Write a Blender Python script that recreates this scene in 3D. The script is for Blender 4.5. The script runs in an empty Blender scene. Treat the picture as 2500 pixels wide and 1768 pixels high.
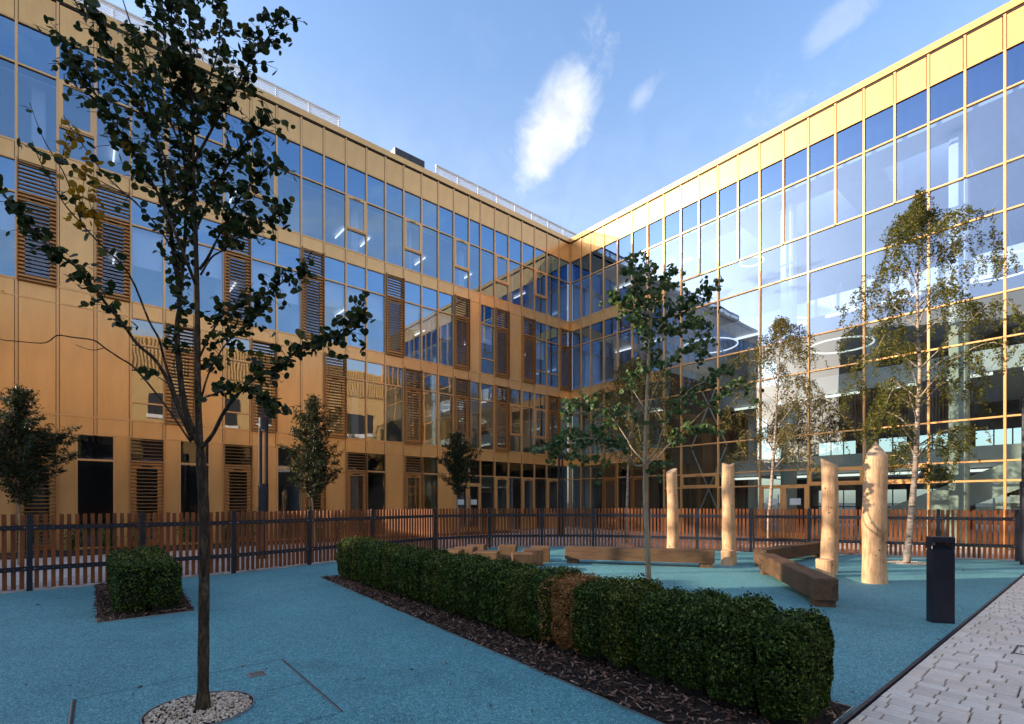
import bpy, math, random
import numpy as np
from mathutils import Vector, Matrix

rnd = random.Random(7)
nr = np.random.default_rng(11)
SC = bpy.context.scene
COL = SC.collection
R = math.radians

# ------------------------------------------------------------------ camera
F, CX, HY, EYE = 1246.0, 1250.0, 1226.0, 1.4       # focal length in photo pixels, optical axis, horizon, eye height
cam = bpy.data.cameras.new('camera')
cam.sensor_width = 36
cam.lens = 36 * F / 2500
cam.shift_y = (HY - 884) / 2500
cam.clip_start, cam.clip_end = 0.05, 2000
cam_ob = bpy.data.objects.new('camera', cam)
COL.objects.link(cam_ob)
cam_ob.location = (0, 0, EYE)
cam_ob.rotation_euler = (R(90), 0, 0)
SC.camera = cam_ob

# ------------------------------------------------------------------ sun and sky
SUN_TO = Vector((-1.868, -0.268, 0.59)).normalized()
elev = math.asin(SUN_TO.z)
sun = bpy.data.lights.new('sun', 'SUN')
sun.energy = 2.0
sun.angle = R(0.53)
sun.color = (1.0, 0.80, 0.58)
sun_ob = bpy.data.objects.new('sun', sun)
COL.objects.link(sun_ob)
sun_ob.rotation_euler = (-SUN_TO).to_track_quat('-Z', 'Y').to_euler()
sun_ob.location = (-30, 0, 30)

world = bpy.data.worlds.new('World')
SC.world = world
world.use_nodes = True
wn, wl = world.node_tree.nodes, world.node_tree.links
bg = wn['Background']
bg.inputs['Strength'].default_value = 0.11
sky = wn.new('ShaderNodeTexSky')
sky.sky_type = 'NISHITA'
sky.sun_disc = False
sky.sun_elevation = elev
sky.sun_rotation = math.atan2(SUN_TO.x, SUN_TO.y)
sky.altitude = 50
sky.air_density = 1.0
sky.dust_density = 2.2
sky.ozone_density = 3.0


def wm(op, a, b=None, c=None):
    n = wn.new('ShaderNodeMath')
    n.operation = op
    for i, v in enumerate((a, b, c)):
        if v is None:
            continue
        if isinstance(v, (int, float)):
            n.inputs[i].default_value = v
        else:
            wl.new(v, n.inputs[i])
    return n.outputs[0]


tc = wn.new('ShaderNodeTexCoord')
sep = wn.new('ShaderNodeSeparateXYZ')
wl.new(tc.outputs['Generated'], sep.inputs[0])
dz = wm('MAXIMUM', sep.outputs[2], 0.04)
cx_ = wm('DIVIDE', sep.outputs[0], dz)       # the sky as a flat cloud sheet overhead
cy_ = wm('DIVIDE', sep.outputs[1], dz)
comb = wn.new('ShaderNodeCombineXYZ')
wl.new(cx_, comb.inputs[0])
wl.new(cy_, comb.inputs[1])


def wnoise(scale, detail, rough, dist=0.0, mapping=None):
    n = wn.new('ShaderNodeTexNoise')
    n.inputs['Scale'].default_value = scale
    n.inputs['Detail'].default_value = detail
    n.inputs['Roughness'].default_value = rough
    n.inputs['Distortion'].default_value = dist
    if mapping:
        m = wn.new('ShaderNodeMapping')
        m.inputs['Rotation'].default_value = (0, 0, mapping[0])
        m.inputs['Scale'].default_value = (mapping[1], mapping[2], 1)
        m.inputs['Location'].default_value = (mapping[3], mapping[4], 0)
        wl.new(comb.outputs[0], m.inputs[0])
        wl.new(m.outputs[0], n.inputs['Vector'])
    else:
        wl.new(comb.outputs[0], n.inputs['Vector'])
    return n.outputs['Fac']


def wramp(v, lo, hi):
    n = wn.new('ShaderNodeMapRange')
    n.interpolation_type = 'SMOOTHSTEP'
    wl.new(v, n.inputs[0])
    n.inputs[1].default_value = lo
    n.inputs[2].default_value = hi
    return n.outputs[0]


def blob(x0, y0, x1, y1, wid, edge_noise, amp):
    """soft elongated cloud between two points of the sheet"""
    mx, my = (x0 + x1) / 2, (y0 + y1) / 2
    L = math.hypot(x1 - x0, y1 - y0) / 2
    ux, uy = (x1 - x0) / 2 / L, (y1 - y0) / 2 / L
    dx, dy = wm('SUBTRACT', cx_, mx), wm('SUBTRACT', cy_, my)
    s = wm('DIVIDE', wm('ADD', wm('MULTIPLY', dx, ux), wm('MULTIPLY', dy, uy)), L)
    t = wm('DIVIDE', wm('ADD', wm('MULTIPLY', dx, -uy), wm('MULTIPLY', dy, ux)), wid)
    d = wm('SQRT', wm('ADD', wm('MULTIPLY', s, s), wm('MULTIPLY', t, t)))
    d = wm('ADD', d, wm('MULTIPLY', wm('SUBTRACT', edge_noise, 0.5), amp))
    up = wm('GREATER_THAN', sep.outputs[2], 0.05)
    return wm('MULTIPLY', wm('SUBTRACT', 1.0, wramp(d, 0.18, 1.15)), up)


fine_n = wn.new('ShaderNodeTexNoise')
fine_n.inputs['Scale'].default_value = 13.0
fine_n.inputs['Detail'].default_value = 9
fine_n.inputs['Roughness'].default_value = 0.64
fine_n.inputs['Distortion'].default_value = 0.4
wl.new(tc.outputs['Generated'], fine_n.inputs['Vector'])
fine = fine_n.outputs['Fac']
main_cloud = blob(0.040, 1.68, 0.172, 1.10, 0.105, fine, 1.55)
small = blob(0.30, 1.34, 0.335, 1.18, 0.035, fine, 2.2)
wisp2 = blob(0.655, 1.15, 0.71, 0.98, 0.05, fine, 2.4)
w_a = wramp(wnoise(2.3, 6, 0.6, 0.8, (0.5, 1.0, 0.45, 0.3, 0.1)), 0.50, 0.80)
hmask = wramp(sep.outputs[0], 0.02, 0.40)
right = wm('MULTIPLY', wm('MULTIPLY', w_a, 0.60), wm('ADD', wm('MULTIPLY', hmask, 0.8), 0.2))
cl = wm('MAXIMUM', main_cloud, wm('MULTIPLY', small, 0.30))
cl = wm('MAXIMUM', cl, wm('MULTIPLY', wisp2, 0.26))
cl = wm('MAXIMUM', cl, right)
veil = wm('MULTIPLY', wramp(sep.outputs[2], 0.70, 0.30), 0.50)
veil = wm('MULTIPLY', veil, wm('ADD', 0.62, wm('MULTIPLY', wramp(sep.outputs[0], 0.35, -0.45), 0.55)))
cl = wm('MAXIMUM', cl, veil)
behind = wramp(sep.outputs[1], 0.25, -0.25)
w_b = wramp(wnoise(0.9, 7, 0.6, 0.5), 0.44, 0.66)  # denser cloud behind the viewer, mirrored in glass, added to lift ambient light
cl = wm('MAXIMUM', cl, wm('MULTIPLY', wm('MULTIPLY', w_b, 0.75), wm('MULTIPLY', behind, wramp(sep.outputs[2], 0.0, 0.12))))
cl = wm('MINIMUM', cl, 0.96)
mixc = wn.new('ShaderNodeMix')
mixc.data_type = 'RGBA'
wl.new(cl, mixc.inputs['Factor'])
wl.new(sky.outputs[0], mixc.inputs[6])
shade_n = wn.new('ShaderNodeTexNoise')
shade_n.inputs['Scale'].default_value = 22.0
shade_n.inputs['Detail'].default_value = 6
shade_n.inputs['Distortion'].default_value = 0.6
wl.new(tc.outputs['Generated'], shade_n.inputs['Vector'])
cr = wn.new('ShaderNodeValToRGB')
cr.color_ramp.elements[0].position = 0.32
cr.color_ramp.elements[0].color = (2.0, 2.12, 2.3, 1)
cr.color_ramp.elements[1].position = 0.62
cr.color_ramp.elements[1].color = (2.75, 2.8, 2.85, 1)
wl.new(shade_n.outputs['Fac'], cr.inputs[0])
wl.new(cr.outputs[0], mixc.inputs[7])
wl.new(mixc.outputs[2], bg.inputs['Color'])

SC.view_settings.view_transform = 'Standard'
SC.view_settings.look = 'None'
SC.view_settings.gamma = 1
SC.view_settings.exposure = 2.05
SC.view_settings.use_curve_mapping = False
SC.cycles.max_bounces = 8
SC.cycles.transparent_max_bounces = 16
SC.cycles.sample_clamp_indirect = 4.0
SC.cycles.caustics_reflective = False
SC.cycles.caustics_refractive = False


# ------------------------------------------------------------------ places
def G(x, y, z=0.0):
    """point of the ground seen at photo pixel x, y"""
    Y = F * (EYE - z) / (y - HY)
    return Vector(((x - CX) / F * Y, Y, z))


def P3(x, y, Y):
    """point at distance Y seen at photo pixel x, y"""
    return Vector(((x - CX) / F * Y, Y, EYE + (HY - y) / F * Y))


TH = R(40.16)
AD = Vector((-math.cos(TH), -math.sin(TH), 0))     # along the classroom wing, away from the corner
BD = Vector((math.sin(TH), -math.cos(TH), 0))      # along the atrium wing, away from the corner
CORNER = Vector((142 / F * 28.4, 28.4, 0))
ROT = math.atan2(AD.y, AD.x)


def sA(x):
    u = (x - CX) / F
    return (CORNER.x - u * CORNER.y) / (u * AD.y - AD.x)


def tB(x, a=0.0):
    u = (x - CX) / F
    c = CORNER + AD * a
    return (c.x - u * c.y) / (u * BD.y - BD.x)


def loc2w(a, b, z=0.0):
    return CORNER + AD * a + BD * b + Vector((0, 0, z))


# ------------------------------------------------------------------ materials
MATS = {}


def new_mat(name):
    m = bpy.data.materials.new(name)
    m.use_nodes = True
    MATS[name] = m
    return m, m.node_tree.nodes, m.node_tree.links, m.node_tree.nodes['Principled BSDF']


def noise_node(n, l, scale, detail=4, rough=0.55, coord='Object', stretch=None, dist=0.0):
    t = n.new('ShaderNodeTexCoord')
    x = n.new('ShaderNodeTexNoise')
    x.inputs['Scale'].default_value = scale
    x.inputs['Detail'].default_value = detail
    x.inputs['Roughness'].default_value = rough
    x.inputs['Distortion'].default_value = dist
    if stretch:
        mp = n.new('ShaderNodeMapping')
        mp.inputs['Scale'].default_value = stretch
        l.new(t.outputs[coord], mp.inputs[0])
        l.new(mp.outputs[0], x.inputs['Vector'])
    else:
        l.new(t.outputs[coord], x.inputs['Vector'])
    return x.outputs['Fac']


def ramp(n, l, fac, stops):
    r = n.new('ShaderNodeValToRGB')
    el = r.color_ramp.elements
    while len(el) < len(stops):
        el.new(0.5)
    for e, (p, c) in zip(el, stops):
        e.position = p
        e.color = (*c, 1)
    l.new(fac, r.inputs[0])
    return r.outputs[0]


def bump(n, l, p, h, strength, dist):
    b = n.new('ShaderNodeBump')
    b.inputs['Strength'].default_value = strength
    b.inputs['Distance'].default_value = dist
    l.new(h, b.inputs['Height'])
    l.new(b.outputs[0], p.inputs['Normal'])


def simple(name, c, rough=0.6, metal=0.0, var=0.12, scale=3.0, bmp=0.0, stretch=None, spec=0.5, bscale=None):
    m, n, l, p = new_mat(name)
    f = noise_node(n, l, scale, 5, 0.6, stretch=stretch)
    lo = tuple(v * (1 - var) for v in c)
    hi = tuple(min(1, v * (1 + var)) for v in c)
    l.new(ramp(n, l, f, [(0.3, lo), (0.7, hi)]), p.inputs['Base Color'])
    p.inputs['Roughness'].default_value = rough
    p.inputs['Metallic'].default_value = metal
    p.inputs['Specular IOR Level'].default_value = spec
    if bmp:
        bump(n, l, p, noise_node(n, l, bscale or scale * 3, 4, 0.6, stretch=stretch), bmp, 0.02)
    return m


def island(n):
    return n.new('ShaderNodeNewGeometry').outputs['Random Per Island']


def obj_rand(n):
    return n.new('ShaderNodeObjectInfo').outputs['Random']


def panel_mat(name, c, metal, rough):
    m, n, l, p = new_mat(name)
    f = noise_node(n, l, 0.7, 4, 0.6)
    r = obj_rand(n)
    a = n.new('ShaderNodeMath')
    a.operation = 'MULTIPLY_ADD'
    l.new(r, a.inputs[0])
    a.inputs[1].default_value = 0.35
    l.new(f, a.inputs[2])
    lo = tuple(v * 0.9 for v in c)
    hi = tuple(min(1, v * 1.06) for v in c)
    st = noise_node(n, l, 5.0, 5, 0.65, stretch=(1, 1, 0.12))
    sm = n.new('ShaderNodeMix')
    sm.data_type = 'RGBA'
    sm.blend_type = 'MULTIPLY'
    sm.inputs['Factor'].default_value = 1
    l.new(ramp(n, l, a.outputs[0], [(0.3, lo), (1.0, hi)]), sm.inputs[6])
    l.new(ramp(n, l, st, [(0.3, (0.90, 0.89, 0.88)), (0.6, (1.02, 1.02, 1.02))]), sm.inputs[7])
    l.new(sm.outputs[2], p.inputs['Base Color'])
    p.inputs['Metallic'].default_value = metal
    p.inputs['Roughness'].default_value = rough
    bump(n, l, p, noise_node(n, l, 1.1, 2, 0.5), 0.06, 0.05)
    return m


panel_mat('gold_panel', (0.84, 0.455, 0.165), 0.45, 0.26)
panel_mat('gold_frame', (0.80, 0.43, 0.17), 0.38, 0.30)
panel_mat('bronze_slat', (0.46, 0.215, 0.07), 0.3, 0.42)
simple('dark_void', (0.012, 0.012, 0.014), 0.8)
simple('gasket', (0.02, 0.016, 0.014), 0.6)
simple('white_plaster', (0.72, 0.72, 0.74), 0.8, var=0.04)
simple('room_wall', (0.66, 0.66, 0.70), 0.8, var=0.06)
simple('atrium_wall', (0.17, 0.16, 0.15), 0.8, var=0.1)
simple('room_floor', (0.42, 0.41, 0.41), 0.6)
simple('blind_fabric', (0.86, 0.86, 0.86), 0.9, var=0.03)
simple('timber_lining', (0.16, 0.075, 0.035), 0.5, var=0.3, scale=6, stretch=(6, 6, 0.4))
simple('screen_white', (0.78, 0.78, 0.79), 0.6, var=0.05)
simple('screen_grey', (0.40, 0.40, 0.42), 0.5, var=0.06)
simple('seam_blue', (0.04, 0.11, 0.13), 0.8)
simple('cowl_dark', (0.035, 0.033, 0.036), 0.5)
simple('roof_felt', (0.25, 0.25, 0.26), 0.9)
simple('steel_dark', (0.018, 0.021, 0.034), 0.42, var=0.2, scale=8, metal=0.2)
simple('bolt_steel', (0.6, 0.6, 0.62), 0.3, metal=0.9)
simple('steel_trim', (0.45, 0.45, 0.46), 0.35, metal=0.8)
simple('sign_white', (0.75, 0.80, 0.82), 0.5, var=0.03)
simple('sign_teal', (0.10, 0.28, 0.30), 0.5)
simple('asphalt', (0.06, 0.06, 0.062), 0.9, scale=30)
simple('soil', (0.035, 0.025, 0.018), 0.95, var=0.5, scale=30, bmp=0.6)
simple('joint_sand', (0.02, 0.018, 0.018), 0.95)
simple('cladding_grey', (0.30, 0.30, 0.31), 0.7)
simple('cladding_gold', (0.62, 0.41, 0.17), 0.5, var=0.1)


def emit(name, c, s):
    m, n, l, p = new_mat(name)
    p.inputs['Base Color'].default_value = (0.8, 0.8, 0.8, 1)
    p.inputs['Emission Color'].default_value = (*c, 1)
    p.inputs['Emission Strength'].default_value = s
    return m


emit('lamp_light', (1.0, 0.97, 0.92), 0.38)
emit('ring_glow', (1.0, 0.98, 0.95), 0.30)


def glass(name, tint, base_refl, grazing, wobble=0.0, glossy_col=(1, 1, 1), back=False):
    m, n, l, p = new_mat(name)
    n.remove(p)
    tr = n.new('ShaderNodeBsdfTransparent')
    tr.inputs[0].default_value = (*tint, 1)
    out = n['Material Output']
    if back:
        l.new(tr.outputs[0], out.inputs[0])
        return m
    gl = n.new('ShaderNodeBsdfGlossy')
    gl.inputs['Color'].default_value = (*glossy_col, 1)
    gl.inputs['Roughness'].default_value = 0.0
    lw = n.new('ShaderNodeLayerWeight')
    lw.inputs[0].default_value = 0.25
    mr = n.new('ShaderNodeMapRange')
    l.new(lw.outputs['Fresnel'], mr.inputs[0])
    mr.inputs[1].default_value = 0.0
    mr.inputs[2].default_value = 0.8
    mr.inputs[3].default_value = base_refl
    mr.inputs[4].default_value = grazing
    mx = n.new('ShaderNodeMixShader')
    l.new(mr.outputs[0], mx.inputs[0])
    l.new(tr.outputs[0], mx.inputs[1])
    l.new(gl.outputs[0], mx.inputs[2])
    l.new(mx.outputs[0], out.inputs[0])
    if wobble:
        b = n.new('ShaderNodeBump')
        b.inputs['Strength'].default_value = wobble
        b.inputs['Distance'].default_value = 0.02
        oi = n.new('ShaderNodeObjectInfo')
        t = n.new('ShaderNodeTexCoord')
        ad = n.new('ShaderNodeVectorMath')
        ad.operation = 'ADD'
        l.new(t.outputs['Object'], ad.inputs[0])
        l.new(oi.outputs['Location'], ad.inputs[1])
        x = n.new('ShaderNodeTexNoise')
        x.inputs['Scale'].default_value = 1.3
        x.inputs['Detail'].default_value = 1.0
        l.new(ad.outputs[0], x.inputs['Vector'])
        l.new(x.outputs['Fac'], b.inputs['Height'])
        l.new(b.outputs[0], gl.inputs['Normal'])
    return m


glass('glass_blue', (0.74, 0.84, 1.0), 0.29, 0.74, 0.05, (0.52, 0.75, 1.0))
glass('glass_upper', (0.40, 0.52, 0.74), 0.38, 0.82, 0.05, (0.42, 0.68, 1.0))
glass('glass_atrium', (0.68, 0.82, 0.98), 0.24, 0.52, 0.05, (0.46, 0.64, 1.0))
glass('glass_top', (0.34, 0.46, 0.62), 0.25, 0.56, 0.05, (0.28, 0.50, 1.0))
glass('glass_clear', (0.58, 0.68, 0.63), 0.10, 0.55, 0.05)
glass('glass_low', (0.60, 0.66, 0.66), 0.28, 0.75, 0.07)
glass('glass_back', (0.97, 0.98, 0.98), 0, 0, back=True)
glass('glass_ground', (0.60, 0.66, 0.66), 0.07, 0.6, 0.08)


def rubber():
    m, n, l, p = new_mat('rubber_blue')
    t = n.new('ShaderNodeTexCoord')
    v = n.new('ShaderNodeTexVoronoi')
    v.inputs['Scale'].default_value = 190
    l.new(t.outputs['Object'], v.inputs['Vector'])
    bw = n.new('ShaderNodeRGBToBW')
    l.new(v.outputs['Color'], bw.inputs[0])
    c1 = ramp(n, l, bw.outputs[0], [(0.15, (0.036, 0.128, 0.145)), (0.45, (0.105, 0.31, 0.34)), (0.62, (0.145, 0.385, 0.42)), (0.9, (0.28, 0.53, 0.56))])
    v2 = n.new('ShaderNodeTexVoronoi')
    v2.inputs['Scale'].default_value = 75
    l.new(t.outputs['Object'], v2.inputs['Vector'])
    bw2 = n.new('ShaderNodeRGBToBW')
    l.new(v2.outputs['Color'], bw2.inputs[0])
    c2 = ramp(n, l, bw2.outputs[0], [(0.2, (0.72, 0.74, 0.76)), (0.8, (1.18, 1.16, 1.15))])
    mx = n.new('ShaderNodeMix')
    mx.data_type = 'RGBA'
    mx.blend_type = 'MULTIPLY'
    mx.inputs['Factor'].default_value = 1
    l.new(c1, mx.inputs[6])
    l.new(c2, mx.inputs[7])
    big = noise_node(n, l, 0.55, 5, 0.65)
    c3 = ramp(n, l, big, [(0.28, (0.70, 0.73, 0.75)), (0.45, (0.95, 0.96, 0.96)), (0.72, (1.16, 1.13, 1.12))])
    mx2 = n.new('ShaderNodeMix')
    mx2.data_type = 'RGBA'
    mx2.blend_type = 'MULTIPLY'
    mx2.inputs['Factor'].default_value = 1
    l.new(mx.outputs[2], mx2.inputs[6])
    l.new(c3, mx2.inputs[7])
    st = noise_node(n, l, 2.1, 6, 0.72, dist=0.7)
    sm = n.new('ShaderNodeMix')
    sm.data_type = 'RGBA'
    sm.blend_type = 'MULTIPLY'
    sm.inputs['Factor'].default_value = 1
    l.new(mx2.outputs[2], sm.inputs[6])
    l.new(ramp(n, l, st, [(0.30, (0.78, 0.76, 0.74)), (0.42, (0.97, 0.97, 0.97)), (0.66, (1.0, 1.0, 1.0)), (0.78, (1.14, 1.09, 1.06))]), sm.inputs[7])
    l.new(sm.outputs[2], p.inputs['Base Color'])
    p.inputs['Roughness'].default_value = 0.75
    p.inputs['Specular IOR Level'].default_value = 0.3
    bump(n, l, p, bw.outputs[0], 0.5, 0.004)


rubber()


def island_ramp(name, stops, rough=0.7, per='island', spec=0.4, extra=None):
    m, n, l, p = new_mat(name)
    r = island(n) if per == 'island' else obj_rand(n)
    c = ramp(n, l, r, stops)
    if extra:
        f = noise_node(n, l, extra[0], 5, 0.65, stretch=extra[2] if len(extra) > 2 else None)
        c2 = ramp(n, l, f, [(0.3, (1 - extra[1],) * 3), (0.7, (1 + extra[1],) * 3)])
        mx = n.new('ShaderNodeMix')
        mx.data_type = 'RGBA'
        mx.blend_type = 'MULTIPLY'
        mx.inputs['Factor'].default_value = 1
        l.new(c, mx.inputs[6])
        l.new(c2, mx.inputs[7])
        c = mx.outputs[2]
    l.new(c, p.inputs['Base Color'])
    p.inputs['Roughness'].default_value = rough
    p.inputs['Specular IOR Level'].default_value = spec
    return m, n, l, p


def leaf_mat(name, stops, per='island', trans=0.35, rough=0.45):
    m, n, l, p = new_mat(name)
    c = ramp(n, l, island(n) if per == 'island' else obj_rand(n), stops)
    l.new(c, p.inputs['Base Color'])
    p.inputs['Roughness'].default_value = rough
    p.inputs['Specular IOR Level'].default_value = 0.25
    t = n.new('ShaderNodeBsdfTranslucent')
    l.new(c, t.inputs[0])
    mx = n.new('ShaderNodeMixShader')
    mx.inputs[0].default_value = trans
    l.new(p.outputs[0], mx.inputs[1])
    l.new(t.outputs[0], mx.inputs[2])
    l.new(mx.outputs[0], n['Material Output'].inputs[0])


KAT = [(0.0, (0.016, 0.030, 0.010)), (0.5, (0.032, 0.056, 0.016)), (0.82, (0.06, 0.09, 0.022)), (0.95, (0.10, 0.10, 0.02)), (1.0, (0.24, 0.15, 0.02))]
leaf_mat('leaf_dark', KAT, trans=0.42)
leaf_mat('leaf_dark_single', KAT, per='object', trans=0.42)
leaf_mat('leaf_yellow', [(0.0, (0.34, 0.16, 0.010)), (0.6, (0.50, 0.27, 0.015)), (1.0, (0.30, 0.20, 0.03))], trans=0.5)
leaf_mat('leaf_katsura', [(0.0, (0.035, 0.075, 0.022)), (0.5, (0.075, 0.14, 0.045)), (0.9, (0.14, 0.21, 0.08)), (1.0, (0.20, 0.15, 0.03))])
leaf_mat('leaf_birch', [(0.0, (0.07, 0.085, 0.016)), (0.5, (0.14, 0.155, 0.028)), (0.85, (0.23, 0.23, 0.04)), (1.0, (0.34, 0.27, 0.04))], trans=0.5)
leaf_mat('leaf_birch_brown', [(0.0, (0.09, 0.085, 0.02)), (0.5, (0.15, 0.135, 0.03)), (0.9, (0.22, 0.18, 0.04)), (1.0, (0.32, 0.22, 0.04))])
leaf_mat('leaf_bay', [(0.0, (0.014, 0.024, 0.008)), (0.6, (0.026, 0.042, 0.013)), (1.0, (0.06, 0.075, 0.025))])
leaf_mat('leaf_box', [(0.0, (0.007, 0.016, 0.003)), (0.45, (0.024, 0.054, 0.006)), (0.75, (0.065, 0.125, 0.014)), (1.0, (0.20, 0.27, 0.06))], trans=0.2, rough=0.55)
leaf_mat('leaf_box_yellow', [(0.0, (0.012, 0.020, 0.003)), (0.45, (0.038, 0.068, 0.007)), (0.75, (0.10, 0.14, 0.016)), (1.0, (0.27, 0.26, 0.06))], trans=0.2, rough=0.55)
leaf_mat('leaf_dead', [(0.0, (0.16, 0.065, 0.022)), (0.55, (0.36, 0.17, 0.055)), (1.0, (0.56, 0.31, 0.10))], trans=0.3)
leaf_mat('leaf_plant', [(0.0, (0.05, 0.09, 0.02)), (0.6, (0.10, 0.17, 0.035)), (1.0, (0.20, 0.24, 0.06))])
def bark(name, lo, mid, hi, scale):
    m, n, l, p = new_mat(name)
    f = noise_node(n, l, scale, 7, 0.7, stretch=(1, 1, 0.28), dist=1.2)
    l.new(ramp(n, l, f, [(0.34, lo), (0.5, mid), (0.68, hi)]), p.inputs['Base Color'])
    p.inputs['Roughness'].default_value = 0.85
    p.inputs['Specular IOR Level'].default_value = 0.2
    bump(n, l, p, f, 1.0, 0.02)


bark('bark_dark', (0.016, 0.011, 0.008), (0.062, 0.045, 0.031), (0.17, 0.125, 0.085), 24)
simple('bark_twig', (0.045, 0.03, 0.022), 0.8)
simple('bark_pale', (0.30, 0.25, 0.17), 0.8, var=0.4, scale=18, bmp=0.6, stretch=(1, 1, 0.3))
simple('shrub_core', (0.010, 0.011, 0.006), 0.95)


def birch_bark():
    m, n, l, p = new_mat('bark_birch')
    f = noise_node(n, l, 9, 4, 0.7, stretch=(0.7, 0.7, 3.0))
    l.new(ramp(n, l, f, [(0.38, (0.03, 0.022, 0.018)), (0.47, (0.34, 0.26, 0.20)), (0.7, (0.52, 0.44, 0.36))]), p.inputs['Base Color'])
    p.inputs['Roughness'].default_value = 0.75


birch_bark()


def wood(name, c, dark, scale, stretch, bmp, rough=0.7, per_obj=0.0):
    m, n, l, p = new_mat(name)
    f = noise_node(n, l, scale, 6, 0.65, stretch=stretch, dist=0.8)
    col = ramp(n, l, f, [(0.28, dark), (0.5, c), (0.8, tuple(min(1, v * 1.18) for v in c))])
    f2 = noise_node(n, l, 1.7, 4, 0.6)
    c2 = ramp(n, l, f2, [(0.28, (0.50, 0.46, 0.43)), (0.42, (0.88, 0.85, 0.83)), (0.66, (1.1, 1.1, 1.1))])
    mx = n.new('ShaderNodeMix')
    mx.data_type = 'RGBA'
    mx.blend_type = 'MULTIPLY'
    mx.inputs['Factor'].default_value = 1
    l.new(col, mx.inputs[6])
    l.new(c2, mx.inputs[7])
    o = mx.outputs[2]
    if per_obj:
        c3 = ramp(n, l, obj_rand(n), [(0.0, (1 - per_obj,) * 3), (1.0, (1 + per_obj, 1 + per_obj * 0.9, 1 + per_obj * 0.7))])
        m3 = n.new('ShaderNodeMix')
        m3.data_type = 'RGBA'
        m3.blend_type = 'MULTIPLY'
        m3.inputs['Factor'].default_value = 1
        l.new(o, m3.inputs[6])
        l.new(c3, m3.inputs[7])
        o = m3.outputs[2]
    ck = noise_node(n, l, scale * 1.6, 3, 0.5, stretch=tuple(v * (2.2 if v > 1 else 0.5) for v in stretch), dist=0.6)
    cm = n.new('ShaderNodeMix')
    cm.data_type = 'RGBA'
    cm.blend_type = 'MULTIPLY'
    cm.inputs['Factor'].default_value = 1
    l.new(o, cm.inputs[6])
    l.new(ramp(n, l, ck, [(0.478, (1, 1, 1)), (0.494, (0.60, 0.53, 0.48)), (0.500, (0.60, 0.53, 0.48)), (0.516, (1, 1, 1))]), cm.inputs[7])
    l.new(cm.outputs[2], p.inputs['Base Color'])
    p.inputs['Roughness'].default_value = rough
    bump(n, l, p, f, bmp, 0.01)


wood('picket_wood', (0.20, 0.058, 0.011), (0.09, 0.026, 0.006), 9, (3, 3, 0.35), 0.3, per_obj=0.35)
wood('peeled_log', (0.68, 0.44, 0.25), (0.42, 0.25, 0.13), 3.2, (1.6, 1.6, 0.35), 0.4)
wood('end_grain', (0.50, 0.36, 0.24), (0.34, 0.22, 0.13), 5, (1, 1, 1), 0.3)
wood('oak_beam', (0.125, 0.068, 0.032), (0.042, 0.022, 0.011), 5, (0.35, 3, 3), 0.5)
wood('oak_block', (0.17, 0.092, 0.042), (0.075, 0.041, 0.019), 6, (2.5, 2.5, 0.5), 0.4, per_obj=0.12)

island_ramp('bark_chip', [(0.0, (0.02, 0.011, 0.008)), (0.45, (0.065, 0.034, 0.022)), (0.75, (0.16, 0.085, 0.058)), (1.0, (0.42, 0.27, 0.19))], 0.8)
simple('mulch_base', (0.018, 0.011, 0.009), 0.95, var=0.5, scale=40, bmp=0.8)
PEB = [(0.0, (0.26, 0.19, 0.12)), (0.35, (0.54, 0.44, 0.33)), (0.8, (0.72, 0.63, 0.51)), (1.0, (0.40, 0.29, 0.19))]
island_ramp('pebble_stone', PEB, 0.6)
island_ramp('pebble_single', PEB, 0.6, per='object')
SET = [(0.0, (0.63, 0.535, 0.44)), (0.5, (0.74, 0.635, 0.53)), (0.85, (0.78, 0.68, 0.575)), (1.0, (0.74, 0.60, 0.48))]
_m, _n, _l, _p = island_ramp('sett_stone', SET, 0.85, per='object', extra=(22, 0.10))
bump(_n, _l, _p, noise_node(_n, _l, 120, 4, 0.7), 0.35, 0.004)
_m, _n, _l, _p = island_ramp('sett_far', SET, 0.85, extra=(22, 0.10))
_m, _n, _l, _p = island_ramp('path_sett', [(0.0, (0.46, 0.39, 0.355)), (1.0, (0.56, 0.48, 0.43))], 0.85, extra=(9, 0.1))
FALL = [(0.0, (0.05, 0.03, 0.015)), (0.6, (0.11, 0.065, 0.02)), (1.0, (0.26, 0.19, 0.07))]
leaf_mat('fallen_leaf', FALL, per='object')
leaf_mat('leaf_flecks', FALL)


# ------------------------------------------------------------------ mesh helpers
def mesh_ob(name, verts, faces, mat, parent=None, smooth=False, mats=None, midx=None):
    me = bpy.data.meshes.new(name)
    me.from_pydata([tuple(v) for v in verts], [], faces)
    for m in (mats or [mat]):
        me.materials.append(MATS[m])
    if midx is not None:
        me.polygons.foreach_set('material_index', midx)
    if smooth:
        me.polygons.foreach_set('use_smooth', [True] * len(me.polygons))
    me.update()
    o = bpy.data.objects.new(name, me)
    COL.objects.link(o)
    if parent:
        o.parent = parent
    return o


BOXF = [(0, 3, 2, 1), (4, 5, 6, 7), (0, 1, 5, 4), (1, 2, 6, 5), (2, 3, 7, 6), (3, 0, 4, 7)]
_cache = {}


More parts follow.
